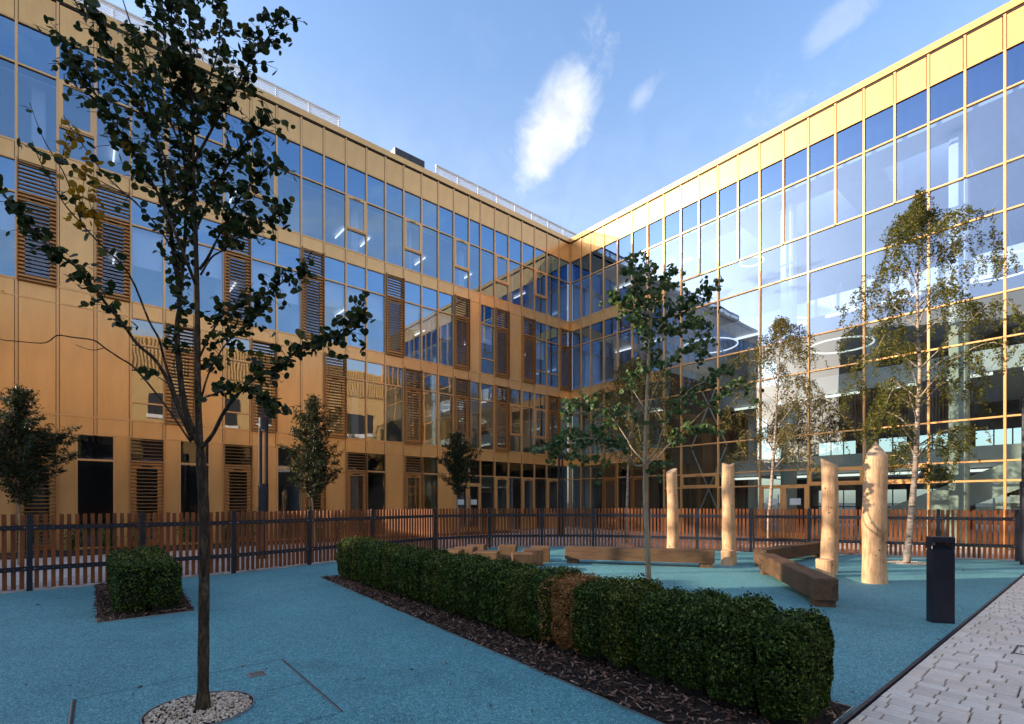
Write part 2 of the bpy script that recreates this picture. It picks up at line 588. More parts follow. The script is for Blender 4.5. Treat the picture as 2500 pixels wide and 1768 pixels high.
def boxmesh(dx, dy, dz, mat, bev=0.0):
    k = (round(dx, 3), round(dy, 3), round(dz, 3), mat, bev)
    if k in _cache:
        return _cache[k]
    x, y, z = dx / 2, dy / 2, dz / 2
    if bev:
        b = bev
        v, f = [], []
        # a box with chamfered vertical and top edges
        def ring(ix, iy, c, zz):
            return [(-ix + c, -iy, zz), (ix - c, -iy, zz), (ix, -iy + c, zz), (ix, iy - c, zz), (ix - c, iy, zz), (-ix + c, iy, zz), (-ix, iy - c, zz), (-ix, -iy + c, zz)]
        v += ring(x, y, b, -z) + ring(x, y, b, z - b) + ring(x - b, y - b, b * 0.6, z)
        for r in range(2):
            for i in range(8):
                j = (i + 1) % 8
                f.append((r * 8 + i, r * 8 + j, r * 8 + 8 + j, r * 8 + 8 + i))
        f.append(tuple(range(16, 24)))
        f.append(tuple(reversed(range(0, 8))))
    else:
        v = [(-x, -y, -z), (x, -y, -z), (x, y, -z), (-x, y, -z), (-x, -y, z), (x, -y, z), (x, y, z), (-x, y, z)]
        f = BOXF
    me = bpy.data.meshes.new('box')
    me.from_pydata(v, [], f)
    me.materials.append(MATS[mat])
    me.update()
    _cache[k] = me
    return me


def part(name, parent, mat, x0, x1, y0, y1, z0, z1, bev=0.0):
    me = boxmesh(abs(x1 - x0), abs(y1 - y0), abs(z1 - z0), mat, bev)
    o = bpy.data.objects.new(name, me)
    COL.objects.link(o)
    o.parent = parent
    o.location = ((x0 + x1) / 2, (y0 + y1) / 2, (z0 + z1) / 2)
    return o


class MB:
    """collects shapes into one mesh"""
    def __init__(self):
        self.v, self.f = [], []

    def box(self, x0, x1, y0, y1, z0, z1, rot=0.0, o=(0, 0)):
        n = len(self.v)
        c, s = math.cos(rot), math.sin(rot)
        for z in (z0, z1):
            for (x, y) in ((x0, y0), (x1, y0), (x1, y1), (x0, y1)):
                self.v.append((o[0] + x * c - y * s, o[1] + x * s + y * c, z))
        self.f += [tuple(i + n for i in q) for q in BOXF]

    def tube(self, pts, radii, seg=8, caps=True):
        pts = [Vector(p) for p in pts]
        n0 = len(self.v)
        up = Vector((0.31, 0.17, 0.93))
        for i, p in enumerate(pts):
            d = (pts[min(i + 1, len(pts) - 1)] - pts[max(i - 1, 0)])
            if d.length < 1e-9:
                d = Vector((0, 0, 1))
            d.normalize()
            u = d.cross(Vector((1, 0, 0)) if abs(d.x) < 0.9 else Vector((0, 1, 0))).normalized()
            if i == 0:
                pu = u
            else:
                pu = (pu - d * pu.dot(d))
                pu = pu.normalized() if pu.length > 1e-6 else u
            w = d.cross(pu)
            for k in range(seg):
                a = 2 * math.pi * k / seg
                self.v.append(tuple(p + (pu * math.cos(a) + w * math.sin(a)) * radii[i]))
        for i in range(len(pts) - 1):
            for k in range(seg):
                k2 = (k + 1) % seg
                a = n0 + i * seg
                self.f.append((a + k, a + k2, a + seg + k2, a + seg + k))
        if caps:
            self.f.append(tuple(reversed([n0 + k for k in range(seg)])))
            self.f.append(tuple(n0 + (len(pts) - 1) * seg + k for k in range(seg)))

    def build(self, name, mat, parent=None, smooth=False):
        return mesh_ob(name, self.v, self.f, mat, parent, smooth)


def tag(o, label=None, cat=None, group=None, kind=None):
    if label:
        o['label'] = label
    if cat:
        o['category'] = cat
    if group:
        o['group'] = group
    if kind:
        o['kind'] = kind
    return o


def empty(name, loc=(0, 0, 0), rz=0.0, label=None, cat=None, group=None):
    o = bpy.data.objects.new(name, None)
    o.empty_display_size = 0.2
    COL.objects.link(o)
    o.location = loc
    o.rotation_euler = (0, 0, rz)
    return tag(o, label, cat, group)


def rand_rots(n, tilt=None, normals=None):
    """n random rotation matrices (n,3,3); with normals given the leaf's z axis follows them loosely"""
    if normals is None:
        z = nr.normal(size=(n, 3))
    else:
        z = normals + nr.normal(size=(n, 3)) * (tilt if tilt is not None else 0.5)
    z /= np.linalg.norm(z, axis=1, keepdims=True) + 1e-9
    x = nr.normal(size=(n, 3))
    x -= z * (x * z).sum(1, keepdims=True)
    x /= np.linalg.norm(x, axis=1, keepdims=True) + 1e-9
    y = np.cross(z, x)
    return np.stack([x, y, z], axis=2)


def scatter_mesh(name, tv, tf, pos, rots, scale, mat, parent=None):
    """one mesh holding a small shape (tv, tf) at each position"""
    tv = np.asarray(tv, float)
    n, k = len(pos), len(tv)
    sc = np.asarray(scale, float)
    if sc.ndim == 1:
        sc = sc[:, None, None]
    else:
        sc = sc[:, None, :]
    V = np.einsum('nij,nkj->nki', rots, tv[None] * sc) + np.asarray(pos)[:, None, :]
    V = V.reshape(-1, 3)
    sizes = np.array([len(f) for f in tf])
    flat = np.concatenate([np.array(f) for f in tf])
    idx = (flat[None, :] + (np.arange(n) * k)[:, None]).reshape(-1)
    tot = np.tile(sizes, n)
    start = np.concatenate([[0], np.cumsum(tot)[:-1]])
    me = bpy.data.meshes.new(name)
    me.vertices.add(len(V))
    me.vertices.foreach_set('co', V.astype(np.float32).ravel())
    me.loops.add(len(idx))
    me.loops.foreach_set('vertex_index', idx.astype(np.int32))
    me.polygons.add(len(tot))
    me.polygons.foreach_set('loop_start', start.astype(np.int32))
    me.polygons.foreach_set('loop_total', tot.astype(np.int32))
    me.materials.append(MATS[mat])
    me.update(calc_edges=True)
    me.validate()
    o = bpy.data.objects.new(name, me)
    COL.objects.link(o)
    if parent:
        o.parent = parent
    return o


def leaf_round():
    a = [0, 0.7, 1.35, 2.1, 2.8, 3.48, 4.18, 4.93, 5.58]
    rr = [1.12, 0.97, 0.98, 0.98, 0.90, 0.90, 0.98, 0.98, 0.97]
    v = [(r * math.cos(t), r * math.sin(t) * 0.95, abs(math.sin(t)) * 0.22 + 0.05 * math.cos(2 * t)) for t, r in zip(a, rr)]
    v.append((0, 0, -0.02))
    n = len(a)
    return v, [(i, (i + 1) % n, n) for i in range(n)]


LEAF_R = leaf_round()
LEAF_D = ([(1, 0, 0), (0, 0.45, 0.08), (-1, 0, 0), (0, -0.45, 0.08)], [(0, 1, 2), (0, 2, 3)])
LEAF_B = ([(1.1, 0, 0), (-0.1, 0.72, 0.1), (-0.85, 0, 0), (-0.1, -0.72, 0.1)], [(0, 1, 2), (0, 2, 3)])
LEAF_L = ([(1.2, 0, -0.1), (0.3, 0.34, 0.06), (-0.6, 0.22, 0.05), (-1.1, 0, 0), (-0.6, -0.22, 0.05), (0.3, -0.34, 0.06)], [(0, 1, 5), (1, 2, 4, 5), (2, 3, 4)])

# ------------------------------------------------------------------ ground
FENCE_PX = [(-260, 1478), (72, 1444), (347, 1421), (570, 1401), (755, 1380), (908, 1362), (1061, 1345), (1195, 1338), (1323, 1336), (1448, 1336), (1583, 1340),
            (1702, 1344), (1833, 1349), (1975, 1352), (2110, 1357), (2291, 1364), (2483, 1371), (2720, 1380)]
FENCE = [G(x, y) for x, y in FENCE_PX]
ED0, ED1 = G(2057, 1768), G(2500, 1403)
EDD = (ED1 - ED0).normalized()
EDN = Vector((EDD.y, -EDD.x, 0))      # towards the paved side


def sheet(name, pts, mat, kind='structure', z=0.0, parent=None):
    o = mesh_ob(name, [(p[0], p[1], z) for p in pts], [tuple(range(len(pts)))], mat, parent)
    if kind:
        o['kind'] = kind
    return o


sheet('ground', [(-600, -600), (600, -600), (600, 900), (-600, 900)], 'asphalt', z=-0.05)
back_pts = [ED0 - EDD * 14, ED0, ED1, ED1 + EDD * 3.2]
rub = [(-14.5, -8)] + [(p.x, p.y) for p in back_pts] + [(p.x, p.y) for p in reversed(FENCE[:-1])] + [(-14.5, 7.4)]
sheet('play_surface', rub, 'rubber_blue', z=0.010)

# the paving behind the fence: pale small slabs with joints
pth = empty('paved_path', (0, 0, 0))
pth['kind'] = 'structure'
path_far = sheet('bedding', [(-22, 4), (30, 4), (30, 34), (-22, 34)], 'path_sett', None, -0.02, pth)
fpoly = [(p.x, p.y) for p in FENCE]


def behind_fence(x, y):
    for (x0, y0), (x1, y1) in zip(fpoly[:-1], fpoly[1:]):
        if x0 <= x <= x1:
            return y - (y0 + (y1 - y0) * (x - x0) / (x1 - x0))
    return -1


pos = []
for i in range(-10, 75):
    for j in range(-5, 140):
        a = 26 - i * 0.42 + (j % 2) * 0.21
        b = 2.05 + j * 0.21
        w = loc2w(a, b)
        if a > 0.4 and -0.1 > 0.0 - a and behind_fence(w.x, w.y) > 0.03 and b < 15:
            pos.append((w.x, w.y, -0.012))
rm = np.array(Matrix.Rotation(ROT, 3, 'Z'))
SETB = [(-.5, -.5, 0), (.5, -.5, 0), (.5, .5, 0), (-.5, .5, 0), (-.5, -.5, 1), (.5, -.5, 1), (.5, .5, 1), (-.5, .5, 1)]
if pos:
    o = scatter_mesh('slab', SETB, BOXF[1:], pos, np.repeat(rm[None], len(pos), 0), np.repeat(np.array([[0.412, 0.203, 0.02]]), len(pos), 0), 'path_sett', pth)
    o['kind'] = 'stuff'
# planting strip against the classroom wing
sp = [loc2w(23, 0.15), loc2w(23, 1.95), loc2w(5.0, 1.95), loc2w(5.0, 0.15)]
sheet('planting_soil', sp, 'soil', 'structure', 0.014)

# block paving on the right with steel edging
sp = empty('sett_paving', (0, 0, 0))
sp['kind'] = 'structure'
q = [ED0 - EDD * 14, ED1 + EDD * 6, ED1 + EDD * 6 + EDN * 14, ED0 - EDD * 14 + EDN * 14]
sheet('bedding', q, 'joint_sand', None, -0.014, sp)
m = MB()
for a, b in ((ED0 - EDD * 10, ED1 + EDD * 4),):
    d = EDN * 0.012
    n = len(m.v)
    for z in (-0.02, 0.017):
        for p_ in (a - d, b - d, b + d, a + d):
            m.v.append((p_.x, p_.y, z))
    m.f += [tuple(i + n for i in q_) for q_ in BOXF]
m.build('steel_edging', 'steel_dark', sp)
rot_s = math.atan2(EDN.y, EDN.x)
cells = []
for row in range(-16, 110):
    along = row * 0.118
    off = 0.02 + rnd.uniform(0.03, 0.16)
    first = True
    while off < 6.5:
        L = off - 0.02 if first else rnd.choice((0.14, 0.14, 0.18, 0.22))
        st = 0.02 if first else off
        if first:
            L = off - 0.02
            first = False
        c = ED0 + EDD * (along + 0.059) + EDN * (st + L / 2)
        off = st + L
        if c.y > 0.8 and L > 0.03:
            px, py = CX + F * c.x / c.y, HY + F * EYE / c.y
            if px < 2620 and py < 1850:
                cells.append((c, L - 0.010))
cells.sort(key=lambda k: k[0].y if CX + F * k[0].x / k[0].y < 2520 and HY + F * EYE / k[0].y < 1785 else 99)
for c, L in cells[:300]:
    o = bpy.data.objects.new('sett', boxmesh(round(L, 3), 0.1095, 0.03, 'sett_stone', 0.005))
    COL.objects.link(o)
    o.parent = sp
    o.location = (c.x, c.y, -0.003 + rnd.uniform(-0.0015, 0.0015))
    o.rotation_euler = (rnd.uniform(-.006, .006), rnd.uniform(-.006, .006), rot_s + rnd.uniform(-.003, .003))
far = cells[300:]
rm2 = np.array(Matrix.Rotation(rot_s, 3, 'Z'))
o = scatter_mesh('sett', SETB, BOXF[1:], [(c.x, c.y, -0.018) for c, L in far], np.repeat(rm2[None], len(far), 0), np.array([[L, 0.110, 0.03] for c, L in far]), 'sett_far', sp)
o['kind'] = 'stuff'


# ------------------------------------------------------------------ classroom wing (left) and atrium wing (right)
Zc = EYE      # heights below are above eye level
HR, HCOP, HW, HT, H4B, H3T, H3M, H3L, H3B, H2T, H2M, H2L, H2B, H1T, H1M, H0 = 14.38, 14.63, 13.34, 12.155, 10.0, 9.47, 8.58, 6.9, 6.2, 5.70, 4.90, 3.09, 2.54, 1.99, 1.25, -1.38
BX = [1392, 1365.3, 1335, 1305, 1274.3, 1241.8, 1207.8, 1173, 1145.3, 1107.9, 1070, 1029.4, 985.7, 941, 894.6, 844.7, 790.9, 735.4, 675.5, 612.5, 546.4, 475.6, 401, 319.2, 233, 141, 40]
SB = [0.0] + [sA(x) for x in BX[1:]] + [22.62]
AEND = 22.62

wa = empty('classroom_wing', CORNER, ROT, 'long gold panelled wing left of the inner corner, with brown louvres over some windows', 'building')
wb = empty('atrium_wing', CORNER, ROT, 'glass fronted wing right of the inner corner, tall gold framed glazing with white columns inside', 'building')


def bxA(name, s0, s1, n0, n1, z0, z1, mat, parent=wa, bev=0.0):
    return part(name, parent, mat, s0, s1, n0, n1, z0 + Zc, z1 + Zc, bev)


def bxB(name, s0, s1, n0, n1, z0, z1, mat, parent=wb, bev=0.0):
    return part(name, parent, mat, n0, n1, s0, s1, z0 + Zc, z1 + Zc, bev)


def pane(wing, s0, s1, z0, z1, mat, n=-0.045, parent=None, name='window_pane'):
    """a glass sheet 12 mm thick; its outer face mirrors, the rest is clear"""
    p_ = parent or (wa if wing == 'A' else wb)
    h = 0.006
    cs, cz = (s0 + s1) / 2, (z0 + z1) / 2 + Zc
    ds, dzz = (s1 - s0) / 2, (z1 - z0) / 2
    if wing == 'A':
        v = [(-ds, -h, -dzz), (ds, -h, -dzz), (ds, h, -dzz), (-ds, h, -dzz), (-ds, -h, dzz), (ds, -h, dzz), (ds, h, dzz), (-ds, h, dzz)]
        out = 4
        loc = (cs, n, cz)
    else:
        v = [(-h, -ds, -dzz), (h, -ds, -dzz), (h, ds, -dzz), (-h, ds, -dzz), (-h, -ds, dzz), (h, -ds, dzz), (h, ds, dzz), (-h, ds, dzz)]
        out = 3
        loc = (n, cs, cz)
    o = mesh_ob(name, v, BOXF, mat, p_, mats=[mat, 'glass_back'], midx=[0 if i == out else 1 for i in range(6)])
    o.location = loc
    tl = rnd.uniform(-.004, .004)        # panes are never set perfectly true
    o.rotation_euler = (tl, 0, rnd.uniform(-.004, .004)) if wing == 'A' else (0, tl, rnd.uniform(-.004, .004))
    return o


def panel(wing, s0, s1, z0, z1, name='cladding_panel', mat='gold_panel'):
    f = bxA if wing == 'A' else bxB
    return f(name, s0, s1, -0.03, 0.0, z0, z1, mat)


def vent(wing, s0, s1, z0, z1, mat, fr=0.085):
    """an opening light: chunky frame proud of the facade, its own pane and stay"""
    root = wa if wing == 'A' else wb
    m_ = MB()
    a0, a1 = -0.05, 0.035
    segs = [(s0, s1, z0, z0 + fr), (s0, s1, z1 - fr, z1), (s0, s0 + fr, z0 + fr, z1 - fr), (s1 - fr, s1, z0 + fr, z1 - fr)]
    for (p0, p1, q0, q1) in segs:
        if wing == 'A':
            m_.box(p0, p1, a0, a1, q0 + Zc, q1 + Zc)
        else:
            m_.box(a0, a1, p0, p1, q0 + Zc, q1 + Zc)
    w = m_.build('vent_window', 'gold_frame', root)
    pane(wing, s0 + fr - .002, s1 - fr + .002, z0 + fr - .002, z1 - fr + .002, mat, 0.0, w, 'pane')
    f = bxA if wing == 'A' else bxB
    c = (s0 + s1) / 2
    f('stay', c - 0.14, c + 0.14, 0.036, 0.05, z1 - fr * 0.72, z1 - fr * 0.5, 'gasket', w)
    return w


SLAT_BUDGET = {'A': 285, 'B': 285}
SLAT_REST = {'A': MB(), 'B': MB()}


def louvre(wing, s0, s1, z0, z1, zm, own=True):
    """projecting horizontal slats on two side carriers, over glass with an opening light"""
    f = bxA if wing == 'A' else bxB
    root = wa if wing == 'A' else wb
    m_ = MB()
    for s in (s0 + 0.012, s1 - 0.032):
        if wing == 'A':
            m_.box(s, s + 0.02, 0.034, 0.135, z0 + Zc, z1 + Zc)
        else:
            m_.box(0.034, 0.135, s, s + 0.02, z0 + Zc, z1 + Zc)
    for zz in (z0 + 0.0, zm - 0.02):
        if wing == 'A':
            m_.box(s0 + 0.034, s1 - 0.034, 0.034, 0.10, zz + Zc, zz + 0.05 + Zc)
        else:
            m_.box(0.034, 0.10, s0 + 0.034, s1 - 0.034, zz + Zc, zz + 0.05 + Zc)
    lv = m_.build('louvre_screen', 'bronze_slat', root)
    n = int((z1 - z0 - 0.08) / 0.108)
    for i in range(n):
        zz = z0 + 0.09 + i * (z1 - z0 - 0.1) / (n - 0.5)
        if abs(zz - zm) < 0.05:
            continue
        if own and SLAT_BUDGET[wing] > 0:
            SLAT_BUDGET[wing] -= 1
            o = f('slat', s0 + 0.034, s1 - 0.034, 0.05, 0.128, zz, zz + 0.016, 'bronze_slat', lv)
            if wing == 'A':
                o.rotation_euler = (R(-12), 0, 0)
            else:
                o.rotation_euler = (0, R(12), 0)
        elif wing == 'A':
            SLAT_REST[wing].box(s0 + 0.034, s1 - 0.034, 0.05, 0.128, zz + Zc, zz + 0.016 + Zc)
        else:
            SLAT_REST[wing].box(0.05, 0.128, s0 + 0.034, s1 - 0.034, zz + Zc, zz + 0.016 + Zc)


MW = 0.03      # half width of a mullion
# full height mullions of the classroom wing, joints of the cladding run on them
for i, s in enumerate(SB[1:-1], 1):
    zlow = H0 if i < 12 else H1T
    bxA('mullion', s - MW, s + MW, -0.09, 0.022, zlow, HR - 0.02, 'gold_frame')
bxA('mullion', 0.0 + 0.002, 0.05, -0.09, 0.024, H0, HR - 0.02, 'gold_frame')
# horizontal bands
for z0, z1 in ((HW, HR - 0.03), (H4B, H3T), (H3B, H2T), (H2B, H1T)):
    pass


def tran(s0, s1, z, h=0.05):
    bxA('transom', s0 + MW, s1 - MW, -0.09, 0.012, z - h / 2, z + h / 2, 'gold_frame')


solidF3, louvF3 = {4, 7, 24}, {0, 3, 5, 8, 12, 16, 19, 23, 25}
threeF3 = {1, 2, 6}
ventF4 = {2, 5, 8, 11, 14, 18, 21, 24}
louvF2 = {1, 5, 8, 11, 15, 18, 21}
solidF2 = {16, 17, 20, 23, 24, 25, 26}
ventF2 = {2, 4}
g = 0.014
for i in range(len(SB) - 1):
    s0, s1 = SB[i], SB[i + 1]
    a, b = s0 + MW, s1 - MW
    if i == 0:
        a = 0.05
    for z0, z1 in ((HW, HR - 0.05), (H4B, H3T), (H3B, H2T), (H2B, H1T)):
        panel('A', a + g, b - g, z0 + g, z1 - g)
        if z1 < HR - 1:
            tran(s0, s1, z0 - 0.02)
        tran(s0, s1, z1 + 0.015 if z1 < HR - 1 else z0 - 0.015, 0.03)
    # top floor
    tran(s0, s1, HT)
    pane('A', a, b, HT, HW, 'glass_upper')
    if i in ventF4:
        vent('A', a, b, 10.84, HT - 0.025, 'glass_blue')
        tran(s0, s1, 10.82, 0.04)
        pane('A', a, b, H4B, 10.80, 'glass_blue')
    else:
        pane('A', a, b, H4B, HT, 'glass_blue')
    # third floor
    if i in solidF3:
        panel('A', a + g, b - g, H3B + g, H3T - g)
    elif i in louvF3:
        pass
    else:
        tran(s0, s1, H3M)
        pane('A', a, b, H3M, H3T, 'glass_upper')
        if i in threeF3:
            tran(s0, s1, H3L)
            pane('A', a, b, H3L, H3M, 'glass_blue')
            pane('A', a, b, H3B, H3L, 'glass_blue')
        else:
            pane('A', a, b, H3B, H3M, 'glass_blue')
    # second floor
    if i in solidF2:
        panel('A', a + g, b - g, H2B + g, H2T - g)
    elif i in louvF2:
        pass
    else:
        tran(s0, s1, H2M)
        pane('A', a, b, H2M, H2T, 'glass_low')
        if i in ventF2:
            vent('A', a, b, 3.38, H2M - 0.025, 'glass_low')
            tran(s0, s1, 3.36, 0.04)
            pane('A', a, b, H2B, 3.34, 'glass_low')
        elif i in (19, 22):
            tran(s0, s1, H2L)
            pane('A', a, b, H2L, H2M, 'glass_low')
            pane('A', a, b, H2B, H2L, 'glass_low')
        else:
            pane('A', a, b, H2B, H2M, 'glass_low')


def louvre_bay(s0, s1, z0, z1, zm, gmat, own=True):
    tran(s0, s1, zm, 0.06)
    pane('A', s0 + MW, s1 - MW, zm, z1, gmat)
    vent('A', s0 + MW, s1 - MW, z0 + 0.02, zm - 0.04, gmat, 0.14 if s1 - s0 > 0.7 else 0.1)
    louvre('A', s0 - 0.0, s1 + 0.0, z0 - 0.04, z1 + 0.05, zm, own)


for i in sorted(louvF3, reverse=True):
    louvre_bay(SB[i], SB[i + 1], H3B, H3T, H3M, 'glass_blue', i >= 16)
for i in sorted(louvF2, reverse=True):
    louvre_bay(SB[i], SB[i + 1], H2B, H2T, H2M, 'glass_low', i >= 18)

# ground floor: its bays are set out differently on the left
G1 = [(0, 'g'), (1, 'v'), (2, 'g'), (3, 'v'), (4, 'g'), (5, 'v'), (6, 'g')]
for i, k in G1:
    s0, s1 = SB[i], SB[i + 1]
    a, b = s0 + MW, s1 - MW
    tran(s0, s1, H1M)
    pane('A', a, b, H1M, H1T, 'glass_ground')
    if k == 'v':
        vent('A', a, b, -0.72, H1M - 0.025, 'glass_ground', 0.12)
        panel('A', a + g, b - g, H0, -0.74)
    else:
        pane('A', a, b, H0, H1M, 'glass_ground')
# double doors
s0, s1 = SB[7], SB[9]
tran(s0, s1, H1M)
pane('A', s0 + MW, s1 - MW, H1M, H1T, 'glass_ground')
tran(s0, s1, 0.86, 0.07)
pane('A', s0 + MW, s1 - MW, 0.86, H1M, 'glass_ground')
mid = (s0 + s1) / 2
for d0, d1, hs in ((s0 + MW, mid - 0.005, mid - 0.12), (mid + 0.005, s1 - MW, mid + 0.12)):
    m_ = MB()
    fr = 0.10
    for (p0, p1, q0, q1) in ((d0, d1, H0, H0 + 0.2), (d0, d1, 0.74, 0.82), (d0, d0 + fr, H0 + 0.2, 0.74), (d1 - fr, d1, H0 + 0.2, 0.74)):
        m_.box(p0, p1, -0.05, 0.03, q0 + Zc, q1 + Zc)
    dr = m_.build('door', 'gold_frame', wa)
    pane('A', d0 + fr, d1 - fr, H0 + 0.2, 0.74, 'glass_ground', -0.01, dr, 'pane')
    bxA('handle', hs - 0.015, hs + 0.015, 0.05, 0.09, -0.9, 0.3, 'steel_trim', dr)
    c = (d0 + d1) / 2
    bxA('door_sign', c - 0.17, c + 0.17, 0.0, 0.012, 0.0 - 0.12, 0.12, 'sign_white', dr)


def f1solid(x1, x0):
    panel('A', sA(x0) + g, sA(x1) - g, H0, H1T - g)


def f1line(x):
    s = sA(x)
    bxA('mullion', s - 0.025, s + 0.025, -0.09, 0.02, H0, H1T - 0.004, 'gold_frame')


def f1glass(x1, x0):
    a, b = sA(x0) + 0.025, sA(x1) - 0.025
    bxA('transom', a, b, -0.09, 0.012, H1M - 0.03, H1M + 0.03, 'gold_frame')
    pane('A', a, b, H1M, H1T, 'glass_ground')
    pane('A', a, b, H0 + 0.05, H1M, 'glass_ground')
    bxA('sill', a, b, -0.09, 0.02, H0, H0 + 0.05, 'gold_frame')


def f1louv(x1, x0, own=True):
    s0, s1 = sA(x0), sA(x1)
    bxA('transom', s0 + .025, s1 - .025, -0.09, 0.012, H1M - 0.04, H1M + 0.04, 'gold_frame')
    pane('A', s0 + .025, s1 - .025, H1M, H1T, 'glass_ground')
    vent('A', s0 + .025, s1 - .025, H0 + 0.02, H1M - 0.05, 'glass_ground', 0.15)
    louvre('A', s0, s1, H0 + 0.03, H1T - 0.01, H1M, own)


lay = [(1107.9, 's', 1070), (1070, 'g', 1031), (1031, 'l', 985.7), (985.7, 's', 942), (942, 'g', 895.5), (895.5, 'l', 844.2), (844.2, 's', 794), (794, 'l', 735.4), (735.4, 'g', 677),
       (677, 's', 616), (616, 'l', 545), (545, 's', 511), (511, 'g', 439), (439, 's', 400.5), (400.5, 'l', 316), (316, 's', 279), (279, 'g', 187), (187, 's', 141), (141, 'l', 38), (38, 's', -18), (-18, 's', -110)]
for n_, (xr, k, xl) in enumerate(lay):
    if xl < -60:
        panel('A', sA(38) + 0.4, AEND - g, H0, H1T - g)
        continue
    if n_:
        f1line(xr)
    if k == 's':
        f1solid(xl, xr)
    elif k == 'g':
        f1glass(xl, xr)
    else:
        f1louv(xl, xr, xl < 800)
if SLAT_REST['A'].v:
    SLAT_REST['A'].build('slat', 'bronze_slat', wa)['kind'] = 'stuff'

# coping and the carcass behind the skin
bxA('coping', 0.0, AEND, -0.35, 0.06, HR + 0.02, HCOP, 'gold_panel')
bxA('shadow_gap', 0.0, AEND, -0.2, 0.015, HR - 0.03, HR + 0.02, 'gasket')
for z0, z1 in ((HW - 0.05, HR - 0.03), (H4B - 0.05, H3T + 0.03), (H3B - 0.04, H2T + 0.03), (H2B - 0.04, H1T + 0.03)):
    bxA('wall', 0.02, AEND, -0.30, -0.06, z0, z1, 'gasket')
for i in range(len(SB) - 1):
    if i in solidF3:
        bxA('wall', SB[i], SB[i + 1], -0.29, -0.061, H3B, H3T, 'gasket')
    if i in solidF2:
        bxA('wall', SB[i], SB[i + 1], -0.29, -0.061, H2B, H2T, 'gasket')
for xr, k, xl in lay:
    if k == 's':
        bxA('wall', sA(xr), min(AEND, sA(xl)), -0.29, -0.061, H0, H1T, 'gasket')
bxA('inner_end_wall', -0.12, 0.0, -8.95, -0.32, -1.38, HR - 0.15, 'room_wall')
bxA('end_wall', AEND, AEND + 0.2, -9.0, 0.0, -1.4, HCOP, 'gold_panel')
bxA('rear_wall', -4, AEND + 0.2, -9.2, -9.0, -1.4, HCOP, 'white_plaster')
bxA('roof', 0, AEND, -9.0, -0.36, HR - 0.1, HR + 0.02, 'roof_felt')
for z, dep in ((H4B - 0.1, 0), (H3B - 0.1, 0), (H2B - 0.1, 0)):
    bxA('floor_slab', 0.0, AEND, -9.0, -0.31, z - 0.3, z, 'room_floor')
bxA('floor_slab', 0.0, AEND, -9.0, -0.10, -1.5, H0 - 0.005, 'room_floor')
for z in (HT, H3M, H2M, H1M):
    bxA('ceiling', 0.0, AEND, -8.9, -0.5, z, z + 0.04, 'white_plaster')
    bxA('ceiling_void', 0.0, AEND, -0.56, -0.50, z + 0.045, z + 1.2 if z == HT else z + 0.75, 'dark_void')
for z0, z1 in ((H4B, HT), (H3B, H3M), (H2B, H2M), (H0, H1M)):
    bxA('room_wall', 0.0, AEND, -7.0, -6.8, z0 - .1, z1, 'room_wall')
    for s in (3.7, 9.6, 14.3, 18.3):
        bxA('partition', s, s + 0.12, -6.8, -0.55, z0 - .1, z1, 'room_wall')
    for s in (1.2, 5.0, 7.8, 11.9, 12.3 - 1.6, 16.2, 19.9):
        if z0 > 5:
            bxA('ceiling_light', s, s + 0.05, -3.4, -2.4, z1 - 0.12, z1 - 0.07, 'lamp_light')
    for s in (2.0, 6.6, 11.95, 16.9, 21.6):
        bxA('column', s, s + 0.3, -1.1, -0.8, z0 - .1, z1, 'white_plaster')
for i in (9, 10, 11, 13, 14, 15, 17, 18, 20, 21, 22, 26, 6, 2):
    dr = 0.95 + 0.06 * ((i * 7) % 5) - (0.2 if i in (2, 6) else 0)
    bxA('roller_blind', SB[i] + 0.05, SB[i + 1] - 0.05, -0.20, -0.19, H3M - dr, H3M + 0.0, 'blind_fabric')
for i in (5,):
    bxA('roller_blind', SB[i] + 0.05, SB[i + 1] - 0.05, -0.20, -0.19, 3.3, H2M, 'blind_fabric')

# roof top plant: louvred white screens and a dark cowl
def plant_screen(s0, s1, n, z0, z1):
    m_ = MB()
    s = s0
    while s < s1:
        m_.box(s, s + 0.05, n - 0.06, n, z0 + Zc, z1 + Zc)
        s += 1.25
    m_.box(s0, s1, n - 0.1, n + 0.02, z1 + Zc, z1 + 0.04 + Zc)
    sc = m_.build('plant_screen', 'screen_white', wa)
    m2 = MB()
    k = int((z1 - z0) / 0.085)
    for j in range(k):
        z = z0 + j * 0.085 + Zc
        m2.v += [(s0, n + 0.012, z), (s1, n + 0.012, z), (s1, n - 0.03, z + 0.082), (s0, n - 0.03, z + 0.082),
                 (s0, n + 0.002, z), (s1, n + 0.002, z), (s1, n - 0.04, z + 0.082), (s0, n - 0.04, z + 0.082)]
        b = len(m2.v) - 8
        m2.f += [(b, b + 1, b + 2, b + 3), (b + 7, b + 6, b + 5, b + 4), (b, b + 4, b + 5, b + 1), (b + 3, b + 2, b + 6, b + 7)]
    m2.build('blade', 'screen_white', sc)['kind'] = 'stuff'


plant_screen(12.45, AEND, -1.5, 14.45, 16.2)
plant_screen(-2.3, 7.75, -1.5, 14.45, 16.2)
cw = bxA('roof_cowl', 8.38, 9.9, -2.4, -1.5, 14.4, 16.12, 'cowl_dark')
bxA('side_panel', 9.9, 9.93, -2.4, -1.5, 14.4, 16.1, 'screen_white', wa)
bxA('seam', 9.1, 9.12, -1.5, -1.488, 14.4, 16.1, 'gasket', wa)

